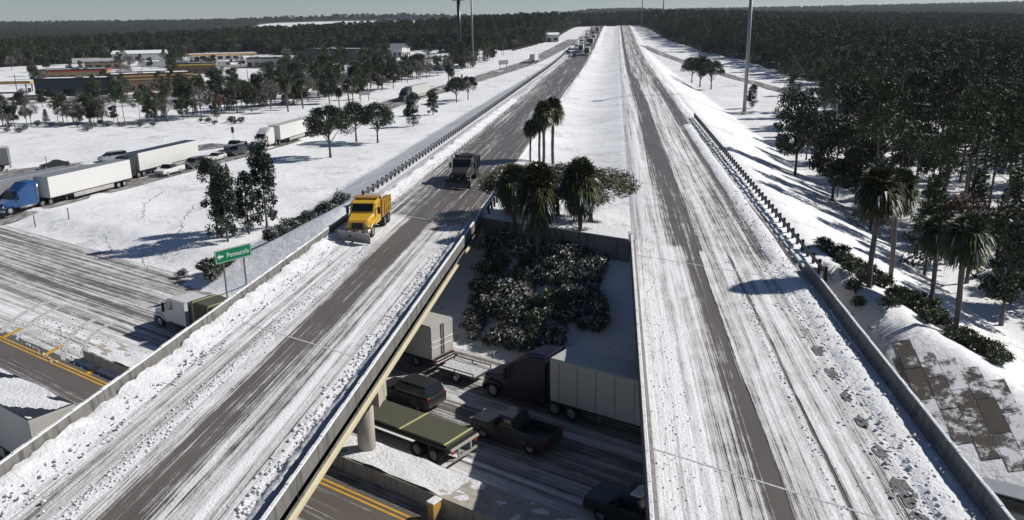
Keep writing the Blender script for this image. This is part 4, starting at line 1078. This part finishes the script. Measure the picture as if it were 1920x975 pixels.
# --- exit ramp queue
l, r = rampat(104.0, -3.1); tractor('blue', l, r, 'bright blue semi-tractor with chrome trim at the head of the ramp queue')
l, r = rampat(114.2, -2.5); tb = trailer('white', l, r, 'white box trailer with a thin diagonal line behind the blue tractor', roofmat='grey')
decal(tb, 1, [(6.2, 2.55), (6.3, 2.45), (-6.8, 3.35), (-6.8, 3.45)], M['grey'], 'painted_line'); decal(tb, 1, [(7.0, 3.2), (6.5, 3.4), (6.0, 3.25), (6.2, 2.7), (6.6, 2.4), (6.7, 2.9)], M['darkgrey'])
decal(tb, 1, [(1.2, 1.6), (-.4, 1.65), (-.4, 1.9), (1.2, 1.85)], M['grey'], 'painted_mark')
l, r = rampat(107.5, -6.7); trailer('grey', l, r, 'grey box trailer in the second ramp lane beside the blue tractor', roofmat='grey')
l, r = rampat(136.4, -5.6); t2 = trailer('white', l, r, 'white box trailer with a round dark emblem in the second ramp lane', roofmat='darkgrey')
decal(t2, 1, [(5.9+.32*math.cos(k*PI/6), 3.2+.42*math.sin(k*PI/6)) for k in range(12)], M['darkgrey']); decal(t2, 1, [(5.2, 3.0), (4.6, 3.0), (4.6, 3.3), (5.2, 3.3)], M['grey'], 'painted_mark')
l, r = rampat(126.0, -5.6); tractor('darkgrey', l, r, 'dark tractor with black exhaust stacks ahead of the emblem trailer on the ramp', trim='frame')
for kd, pn, y, off, lb, sn_ in (('pickup', 'white', 131.5, -1.4, 'white pickup waiting beside the emblem trailer on the ramp', 0), ('suv', 'darkgrey', 138.5, -1.7, 'black sport utility car behind the white pickup on the ramp', 0),
        ('sedan', 'white', 146.6, -2.6, 'white sedan between two dark cars on the ramp', 0), ('suv', 'darkgrey', 153.2, -2.6, 'dark tall car just ahead of the white semi-truck on the ramp', 0), ('pickup', 'grey', 160.5, -7.2, 'grey blue pickup beside the nose of the white semi-truck', 1),
        ('suv', 'silver', 300.0, -2.5, 'small silver green car behind the dark semi-truck far up the ramp', 0)):
    l, r = rampat(y, off); car(kd, pn, l, r, lb, roof_snow=bool(sn_))
l, r = rampat(163.8, -2.6); tractor('white', l, r, 'white semi-tractor in the ramp queue in front of the lettered trailer', trim='white')
l, r = rampat(174.4, -2.3); t3 = trailer('white', l, r, 'white box trailer with dark letters near its tail on the ramp', roofmat='offwhite')
text_on(t3, 'JTM', 1.25, (1.32, -5.9, 3.1), (R(90), 0, R(90)), M['darkgrey'], 'side_letters')
decal(t3, 1, [(5.6, 2.5), (5.0, 2.5), (5.0, 3.2), (5.3, 3.4), (5.6, 3.2)], M['grey'])
l, r = rampat(259.5, -3.0); tractor('darkgrey', l, r, 'dark grey semi-tractor driving down the ramp alone', trim='frame')
l, r = rampat(270.2, -3.0); t4 = trailer('offwhite', l, r, 'cream box trailer behind the dark grey tractor far up the ramp')
decal(t4, 1, [(-5.4, 3.1), (-6.8, 3.1), (-6.8, 3.5), (-5.4, 3.5)], M['darkgrey'])
l, r = rampat(424, -2.4); trailer('white', l, r, 'white trailer seen end-on where the ramp leaves the highway', L=9)
for kd, pn, x, y, hx, hy, lb in (('sedan', 'darkgrey', -100, 137, -.75, -.6, 'dark sedan turning off behind the semi-trailers at far left'), ('van', 'silver', -94, 145.5, -.62, -.78, 'silver minivan behind the white trailers at far left')):
    car(kd, pn, (x, y, tz(x, y)+.06), head(hx, hy), lb)
trailer('grey', (-113.5, 131.5, tz(-113.5, 131.5)+.05), head(-.86, -.5), 'grey box trailer cut by the left edge behind the dark sedan', L=14.6)
# --- crossing road under the bridges
fl = vehicle('flatbed_trailer', lane(-35.2, 33.2), NB, 'low flatbed trailer under an olive tarp with pale straps below the left bridge', 'trailer')
MB().box(-1.3, 1.3, -7.3, 7.3, 1.18, 1.36).box(-.5, .5, -7.0, 6.0, .8, 1.18).build('deck', M['frame'], fl)
MB().loft([(7.1,1.22,1.361,1.50),(-7.0,1.22,1.361,1.52)], .05).build('tarp', M['olive'], fl)
for yy in (-6.9, -3.4, .2, 3.9, 6.8): MB().box(-1.28, 1.28, yy-.06, yy+.06, 1.525, 1.56).build('strap', M['brass'], fl)
for sx in (-1, 1):
    for yy in (-5.9, -4.6): wheel(fl, sx*.92, yy, .50, .58)
    MB().box(sx*1.0-.16, sx*1.0+.16, -7.36, -7.30, .98, 1.14).build('taillight', M['red'], fl)
    MB().box(sx*.7-.06, sx*.7+.06, 3.6, 3.75, .25, 1.1).build('landing_leg', M['galv'], fl)
MB().box(-1.25, 1.25, -7.42, -7.31, 1.20, 1.34).box(-1.1, 1.1, -7.4, -7.3, .5, .62).box(-.6, -.5, -7.38, -7.3, .62, 1.2).box(.5, .6, -7.38, -7.3, .62, 1.2).build('rear_bumper', M['offwhite'], fl)
car('suv', 'darkgrey', lane(-36.0, 37.4), NB, 'black sport utility car between the flatbed and the parked box truck, under the bridge', roof_snow=False)
car('pickup', 'darkgrey', lane(-27.0, 37.0), NB, 'black pickup in the shade between the two bridges', roof_snow=False)
car('pickup', 'darkgrey', lane(-16.6, 33.4), NB, 'dark pickup with snow on its roof at the bottom of the gap between the bridges', roof_snow=True)
tractor('navy', lane(-29.0, 42.2), NB, 'dark navy semi-tractor in the shade between the two bridges', trim='frame')
trailer('offwhite', lane(-18.9, 42.2), NB, 'white ribbed box trailer disappearing under the right bridge', ribs=12, roofmat='offwhite', skirt=False)
bt = vehicle('box_truck', lane(-42.2, 43.2), NB, 'white box truck with snowy rear doors coming out under the left bridge', 'truck')
MB().loft([(2.6,1.25,.95,3.55,1.22),(-4.1,1.25,.95,3.55,1.22)], .04).build('cargo_box', M['offwhite'], bt)
MB().loft([(5.0,.85,.6,1.3),(4.6,1.0,.5,1.5),(4.0,1.05,.5,1.6),(3.5,1.05,.5,2.35),(2.65,1.05,.5,2.45)], .1).build('cab', M['white'], bt)
MB().poly([(-.9,4.02,1.66),(.9,4.02,1.66),(.88,3.62,2.28),(-.88,3.62,2.28)]).build('windshield', M['glass'], bt)
for sx in (-1, 1):
    MB().box(sx*.62-.59, sx*.62+.59, -4.14, -4.11, 1.05, 3.45).build('rear_door', M['offwhite'], bt)
    MB().tube([(sx*.14, -4.17, 1.05), (sx*.14, -4.17, 3.45)], .03, 6).build('lock_bar', M['frame'], bt)
    for zz in (1.75, 2.2): MB().box(sx*.62-.56, sx*.62+.56, -4.18, -4.145, zz, zz+.07).build('door_ledge', M['loose'], bt)
    wheel(bt, sx*.95, 3.9, .42, .28); wheel(bt, sx*.9, -2.4, .42, .5)
    MB().box(sx*1.1-.1, sx*1.1+.1, -4.2, -4.1, .8, .95).build('taillight', M['red'], bt)
MB().box(-1.2, 1.2, -4.2, 2.6, .78, .94).box(-1.2, 1.2, -4.55, -4.2, .55, .7).build('frame_rails', M['frame'], bt)
ut = vehicle('utility_trailer', lane(-35.6, 42.6), NB, 'small open utility trailer with rails and a snowy bed behind the box truck', 'trailer')
MB().box(-1.0, 1.0, -1.7, 1.7, .52, .62).build('bed', M['wood'], ut); MB().box(-.9, .9, -1.6, 1.6, .622, .70).build('bed_snow', M['dirty'], ut)
for sx in (-1, 1):
    MB().tube([(sx*1.02, -1.7, .95), (sx*1.02, 1.7, .95)], .04, 6).build('side_rail', M['frame'], ut)
    for yy in (-1.7, 0, 1.7): MB().box(sx*1.02-.03, sx*1.02+.03, yy-.03, yy+.03, .55, .95).build('rail_post', M['frame'], ut)
    wheel(ut, sx*1.1, -.2, .34, .2)
MB().tube([(-1.02, 1.7, .95), (1.02, 1.7, .95)], .04, 6).build('front_rail', M['offwhite'], ut)
MB().tube([(0, 1.7, .55), (0, 3.0, .5)], .05, 6).build('tow_bar', M['frame'], ut)
l = lane(-61.0, 37.2); tractor('white', l, NB, 'white semi-tractor with olive load leaving the shade left of the bridge', roof='mid', trim='frame')
ol = vehicle('covered_trailer', lane(-51.2, 37.2), NB, 'olive tarpaulin trailer behind the white tractor, mostly under the left bridge', 'trailer')
MB().loft([(7.6,1.25,1.15,3.3,1.1),(-6.0,1.25,1.15,3.3,1.1)], .1).build('tarp', M['olive'], ol)
for yy in np.linspace(-5.5, 7.2, 7): MB().loft([(yy+.05,1.27,1.14,3.33,1.12),(yy-.05,1.27,1.14,3.33,1.12)], .1).build('hoop', M['brass'], ol)
MB().box(-1.28, 1.28, -6.0, 7.6, .95, 1.13).build('deck', M['frame'], ol)
for sx in (-1, 1):
    for yy in (-5.0, -3.7): wheel(ol, sx*.92, yy, .5, .58)
SB = head(UX, UY)
trailer('offwhite', lane(-54.0, 18.9), SB, 'white box trailer with patchy snow on its roof at the lower left corner', snow=True, roofmat='darkgrey')
car('van', 'silver', lane(-2.0, 44.2), NB, 'grey van cut by the lower right corner beside the right bridge')

# ------------------------------------------------------------------ signs, masts and posts
def post(name, x, y, h, r, mat, label, cat, z=None, n=8):
    z = tz(x, y) if z is None else z
    e = empty(name, (x, y, z), 0, label, cat); MB().tube([(0, 0, -.3), (0, 0, h)], r, n).build('pole', mat, e, smooth=True); return e
# green direction sign
ax, ay, bx_, by = -36.35, 69.6, -34.35, 72.9
sg = empty('direction_sign', ((ax+bx_)/2, (ay+by)/2, tz((ax+bx_)/2, (ay+by)/2)), math.atan2(by-ay, bx_-ax), 'green road sign with a white arrow and the word Pensacola beside the left bridge', 'sign')
zb = -3.3-sg.location.z
MB().box(-1.95, 1.95, -.03, .03, zb, zb+1.25).build('panel', M['green'], sg)
m = MB()
for a0, a1, b0, b1 in ((-1.9, 1.9, zb+.03, zb+.08), (-1.9, 1.9, zb+1.17, zb+1.22), (-1.9, -1.85, zb+.08, zb+1.17), (1.85, 1.9, zb+.08, zb+1.17)): m.box(a0, a1, -.036, -.031, b0, b1)
m.build('border', M['white'], sg)
M['signwhite'] = plain('sign_white', (.8, .8, .8), .5, vary=.03)
text_on(sg, 'Pensacola', .62, (.45, -.040, zb+.60), (R(90), 0, 0), M['signwhite'], 'lettering')
zc = zb+.62; MB().poly([(-1.72, -.04, zc), (-1.46, -.04, zc+.26), (-1.46, -.04, zc+.09), (-1.10, -.04, zc+.09), (-1.10, -.04, zc-.09), (-1.46, -.04, zc-.09), (-1.46, -.04, zc-.26)]).build('arrow', M['signwhite'], sg)
for xx in (-1.1, 1.1): MB().box(xx-.06, xx+.06, .03, .15, -.4, zb+1.2).build('post', M['galv'], sg)
# sign backs along the ramp
for (x0, y0, x1, y1, zl, hh, lb) in ((-80.2, 258, -77.6, 261.5, 1.9, 1.2, 'back of a wide roadside sign on two posts beside the palm trio'), (-52.0, 378.3, -48.4, 383.5, 2.6, 1.9, 'far roadside sign on two posts above the ramp')):
    e = empty('road_sign', ((x0+x1)/2, (y0+y1)/2, tz((x0+x1)/2, (y0+y1)/2)), math.atan2(y1-y0, x1-x0), lb, 'sign'); w2 = math.hypot(x1-x0, y1-y0)/2
    MB().box(-w2, w2, -.04, .04, zl, zl+hh).build('panel', M['grey'], e); MB().box(-w2, w2, .05, .09, zl+.3, zl+.4).box(-w2, w2, .05, .09, zl+hh-.4, zl+hh-.3).build('brace', M['galv'], e)
    for xx in (-w2*.7, w2*.7): MB().box(xx-.09, xx+.09, .09, .24, -.4, zl+hh).build('post', M['wood'], e)
for x, y, h, lb in ((-79.5, 166, 2.9, 'small sign on a post in the snow beside the ramp queue'), (-58, 318, 2.6, 'small dark sign beside the far ramp')):
    e = post('small_sign', x, y, h, .045, M['galv'], lb, 'sign'); MB().box(-.3, .3, -.03, .03, h-.2, h+1.0).build('panel', M['darkgrey'], e)
for x, y, h, lb in ((-36.0, 103.5, 1.3, 'thin marker post on the slope left of the guardrail'), (-74.6, 96.5, 1.6, 'marker post in front of the blue tractor'), (-71.5, 99.0, 1.5, 'short marker post in the snow right of the blue tractor'), (-7.6, 104, 1.2, 'marker post in the median beside the palm group'), (-97.8, 132, 3.0, 'post with a small plate in front of the dark sedan'), (-34, 330, 1.2, 'far marker post left of the highway'), (-2, 600, 2.2, 'dark marker far off in the median')):
    post('marker_post', x, y, h, .06, M['wood'], lb, 'post')
# high masts
def mast(x, y, h, lb, r=.38):
    e = post('lamp_mast', x, y, h, r, M['galv'], lb, 'lamp mast', n=12); MB().tube([(0, 0, -.2), (0, 0, .9)], r*1.7, 12).build('base', M['conc_l'], e)
    MB().tube([(0, 0, h-.4), (0, 0, h)], 1.0, 14).build('lamp_ring', M['galv'], e)
    for k in range(6): MB().box(math.cos(k*PI/3)*1.3-.25, math.cos(k*PI/3)*1.3+.25, math.sin(k*PI/3)*1.3-.25, math.sin(k*PI/3)*1.3+.25, h-.7, h-.2).build('floodlight', M['grey'], e)
mast(33.4, 222.0, 36, 'tall lamp mast standing on the snow right of the highway', .46)
mast(-67.0, 398, 36, 'slim lamp mast left of the highway beside the thick sign pylon', .42)
mast(37.5, 700, 36, 'near one of two far lamp masts against the right wood', .5); mast(26, 880, 36, 'far one of two far lamp masts against the right wood', .5)
e = post('sign_pylon', -75, 408, 31, .85, M['darkgrey'], 'thick dark pylon of a tall roadside sign behind the ramp', 'sign', n=14)
MB().loft([(1.0, 3.6, 30.5, 36.0), (-1.0, 3.6, 30.5, 36.0)], .9).build('sign_box', M['darkgrey'], e); MB().loft([(1.06, 3.2, 31.2, 35.5), (-1.06, 3.2, 31.2, 35.5)], .7).build('sign_face', M['white'], e)
# low rail below the green sign
e = empty('low_rail', (0, 0, 0), 0, 'low guardrail on the snow below the green direction sign', 'guardrail')
for (a, b) in (((-37.4, 66.2), (-33.8, 69.2)), ((-33.8, 69.2), (-31.8, 73.8))):
    za = max(tz(*a), -6.85); zb2 = max(tz(*b), -6.85); m = MB(); m.hexa([(a[0], a[1], za+.45), (b[0], b[1], zb2+.45), (b[0]+.08, b[1], zb2+.45), (a[0]+.08, a[1], za+.45), (a[0], a[1], za+.78), (b[0], b[1], zb2+.78), (b[0]+.08, b[1], zb2+.78), (a[0]+.08, a[1], za+.78)]); m.build('rail', M['rail'], e)
    for t_ in (.05, .5, .95):
        x, y = a[0]+(b[0]-a[0])*t_, a[1]+(b[1]-a[1])*t_; z = tz(x, y); MB().box(x+.09, x+.25, y-.08, y+.08, z-.3, z+.8).build('post', M['wood'], e)
x, y = sn(-25.6, 27.9); e = empty('median_marker', (x, y, -6.85), math.atan2(UY, UX), 'yellow painted marker at the snowy end of the median below the left bridge', 'marker')
MB().box(-.2, .2, -.3, .3, 0, .95).build('panel', M['yellow'], e); MB().loft([(.34,.26,.951,1.06),(-.34,.26,.951,1.06)], .03).build('snow_cap', M['loose'], e)

# ------------------------------------------------------------------ buildings
M['brick'] = plain('brown_brick', (.15,.095,.06), .85, vary=.2, scale=.8); M['tan'] = plain('tan_stucco', (.30,.22,.13), .85, vary=.12)
M['band'] = plain('orange_fascia', (.42,.25,.08), .5, vary=.1); M['teal'] = plain('grey_green_wall', (.06,.085,.085), .8, vary=.15); M['shopred'] = plain('red_fascia', (.40,.04,.03), .5, vary=.1)
M['roofdark'] = plain('dark_roof', (.035,.035,.04), .9, vary=.2); M['fyellow'] = plain('yellow_fascia', (.62,.45,.06), .5, vary=.1)
def building(x, y, rz, W, D, Hh, wall, label, roof='snow', wins=5, doors=1, band=None, name='shop_building', gable=0.0, parapet=.5, z=None):
    e = empty(name, (x, y, tz(x, y)-.2 if z is None else z), rz, label, 'building'); w2, d2 = W/2, D/2
    MB().box(-w2, w2, -d2, d2, 0, Hh).build('wall', M[wall], e)
    if gable:
        m = MB(); o_ = .5
        m.poly([(-w2-o_, -d2-o_, Hh), (w2+o_, -d2-o_, Hh), (w2+o_, 0, Hh+gable), (-w2-o_, 0, Hh+gable)]); m.poly([(-w2-o_, 0, Hh+gable), (w2+o_, 0, Hh+gable), (w2+o_, d2+o_, Hh), (-w2-o_, d2+o_, Hh)])
        m.poly([(-w2, -d2, Hh), (-w2, 0, Hh+gable), (-w2, d2, Hh)]); m.poly([(w2, -d2, Hh), (w2, d2, Hh), (w2, 0, Hh+gable)]); m.build('roof', M['loose' if roof == 'snow' else roof], e)
    else:
        m = MB()
        for a in ((-w2-.1, w2+.1, -d2-.1, -d2+.25), (-w2-.1, w2+.1, d2-.25, d2+.1), (-w2-.1, -w2+.25, -d2+.25, d2-.25), (w2-.25, w2+.1, -d2+.25, d2-.25)): m.box(*a, Hh-.1, Hh+parapet)
        m.build('parapet', M['roofdark' if roof == 'snow' else wall], e); MB().box(-w2+.26, w2-.26, -d2+.26, d2-.26, Hh+.004, Hh+.16).build('roof', M['loose' if roof == 'snow' else roof], e)
        for k in range(3): xx = random.uniform(-w2*.6, w2*.6); yy = random.uniform(-d2*.5, d2*.5); MB().box(xx-1, xx+1, yy-.7, yy+.7, Hh+.1, Hh+1.0).build('roof_unit', M['grey'], e)
    if band:
        for zz, bb in band: MB().box(-w2-.16, w2+.16, -d2-.16, d2+.16, Hh-zz-.55, Hh-zz).build('fascia_band', M[bb], e)
    for side in ('f', 's'):
        L = W if side == 'f' else D; k = wins if side == 'f' else max(1, int(wins*D/W))
        for i in range(k):
            c = -L/2+L*(i+.5)/k; hw = L/k*.3
            if side == 'f': b_ = (c-hw, c+hw, -d2-.09, -d2-.02, 1.1 if i else .1, min(Hh-1.2, 2.9)); 
            else: b_ = (w2+.02, w2+.09, c-hw, c+hw, 1.1, min(Hh-1.2, 2.9))
            wd = MB().box(*b_).build('window' if (i or side == 's') else 'door', M['glass'], e)
    return e
def canopy(x, y, rz, W, D, label, stripes, zt=5.2):
    e = empty('fuel_canopy', (x, y, tz(x, y)), rz, label, 'canopy')
    MB().box(-W/2, W/2, -D/2, D/2, zt-1.0, zt).build('canopy_slab', M['white'], e); MB().box(-W/2+.3, W/2-.3, -D/2+.3, D/2-.3, zt+.004, zt+.16).build('roof_snow', M['loose'], e)
    for i, (mt, a, b) in enumerate(stripes): MB().box(-W/2-.06-.01*i, W/2+.06+.01*i, -D/2-.06-.01*i, D/2+.06+.01*i, zt-1.0+a, zt-1.0+b).build('fascia_stripe', M[mt], e)
    for xx in np.linspace(-W/2+2.5, W/2-2.5, max(2, int(W/9))):
        for yy in (-D/2+2, D/2-2): MB().box(xx-.2, xx+.2, yy-.2, yy+.2, -.3, zt-1.0).build('column', M['grey'], e)
        MB().box(xx-.5, xx+.5, -.4, .4, 0, 1.7).build('fuel_pump', M['darkgrey'], e)
fa = R(12)
building(-203, 300, R(14), 27, 14, 6.4, 'teal', 'dark grey green shop at the left of the pair of shops', wins=6)
building(-184, 318, R(36), 30, 16, 6.8, 'brick', 'brown brick restaurant with orange bands at the right of the pair of shops', band=((.2, 'band'), (1.5, 'tan')), wins=7)
canopy(-243, 312, R(16), 22, 10, 'orange fuel canopy at the left edge beside the dark shop', (('band', 0, 1.0),), 4.6)
canopy(-252, 520, R(35), 44, 12, 'yellow and red striped fuel canopy behind the shops', (('fyellow', 0, .55), ('shopred', .55, .85)), 5.6)
building(-268, 545, R(35), 30, 14, 4.6, 'offwhite', 'white filling station shop behind the striped canopy', wins=6)
building(-166, 505, R(-18), 44, 18, 6.6, 'darkgrey', 'long dark store with snowy roof left of the sign pylon', wins=8)
building(-128, 496, R(-10), 9, 12, 5.5, 'white', 'small white gabled house beside the long dark store', gable=2.5, roof='grey', wins=3, name='gabled_house')
building(-330, 560, R(20), 34, 16, 5.0, 'offwhite', 'long white shed behind the dark shop, far left', wins=5, gable=2.0)
building(-300, 470, R(25), 20, 14, 4.2, 'tan', 'tan low shop left of the striped canopy', wins=4)
building(-590, 905, R(25), 36, 22, 6, 'white', 'snow-roofed house in the trees at far left, below the horizon', gable=5, name='far_house')
building(-630, 880, R(25), 24, 18, 5, 'brick', 'smaller snow-roofed house left of the far white house', gable=4, name='far_house')
building(-770, 1490, R(18), 110, 34, 7, 'white', 'long white warehouse in a clearing under the left horizon', gable=6, name='warehouse')
building(-640, 3000, R(8), 150, 50, 10, 'white', 'flat white warehouse on the far horizon left of the pylon', gable=5, name='warehouse')
building(-1120, 2990, R(10), 90, 50, 10, 'white', 'small white warehouse on the far horizon at left', gable=6, name='warehouse')
building(-45, 610, R(5), 9, 12, 5.0, 'white', 'white hut beside the far vehicle queue', gable=1.5, wins=2, name='roadside_hut')
building(-222, 425, R(24), 24, 13, 5.6, 'brick', 'brown shop with a yellow band between the restaurant and the striped canopy', band=((.3, 'fyellow'),), wins=6)
building(-262, 385, R(20), 30, 14, 5.4, 'tan', 'tan shop with red fascia behind the dark grey green shop', band=((.3, 'shopred'),), wins=7)
building(-200, 470, R(10), 20, 12, 5.0, 'offwhite', 'cream low shop between the striped canopy and the long dark store', wins=5)
# parked round the shops
park = [('suv','darkgrey',-160,282),('sedan','silver',-168,279),('pickup','white',-176,276),('suv','shopred',-170,292),('sedan','white',-196,280),('van','offwhite',-206,279),('sedan','darkgrey',-214,278),('suv','grey',-224,281),('sedan','white',-150,330),('pickup','darkgrey',-146,345),('suv','white',-140,420),('sedan','grey',-150,430),('van','white',-158,436),('pickup','white',-170,444),('suv','white',-182,450),('van','white',-235,492),('suv','darkgrey',-228,498),('van','white',-290,500),('pickup','white',-300,508),('sedan','white',-314,520)]
words = {'sedan': 'low car', 'suv': 'tall car', 'van': 'van', 'pickup': 'pickup'}
cols = {'darkgrey': 'dark', 'silver': 'silver', 'white': 'white', 'shopred': 'red', 'offwhite': 'cream', 'grey': 'grey'}
for kd, pn, x, y in park:
    car(kd, pn, (x, y, tz(x, y)+.03), R(random.choice((100, 110, 20, -70))), '%s %s parked on the snow around the shops' % (cols[pn], words[kd]), 'vehicles parked around the shops', detail=False, roof_snow=True)
for x, y, a in ((-268, 470, 20), (-262, 480, 20), (-310, 540, 25), (-236, 452, 24), (-230, 462, 24), (-330, 515, 30), (-345, 520, 30), (-215, 500, 12)):
    trailer('white', (x, y, tz(x, y)+.03), R(a+90), 'white box trailer parked behind the shops near the filling station', group='trailers parked behind the shops', skirt=False)
for i, (x, y) in enumerate(((-205, 268), (-170, 262), (-140, 310), (-225, 250), (-120, 380), (-250, 285))):
    post('lamp_post', x, y, 9.5, .12, M['wood'], 'thin dark pole standing among the trees in front of the shops', 'pole')['group'] = 'poles in front of the shops'

# ------------------------------------------------------------------ thin winter haze over the whole place
hz = MB().box(-8800, 8800, -58, 9300, -12, 110).build('haze', M['snow'])
hz.data.materials.clear()
hm = bpy.data.materials.new('thin_haze'); hm.use_nodes = True; ht = hm.node_tree
for nd in list(ht.nodes):
    if nd.type == 'BSDF_PRINCIPLED': ht.nodes.remove(nd)
pv = ht.nodes.new('ShaderNodeVolumePrincipled'); pv.inputs['Color'].default_value = (.80, .88, 1.0, 1); pv.inputs['Density'].default_value = 0.00007; pv.inputs['Anisotropy'].default_value = .2
ht.links.new(pv.outputs[0], ht.nodes['Material Output'].inputs['Volume']); hz.data.materials.append(hm)
tag(hz, kind='stuff')
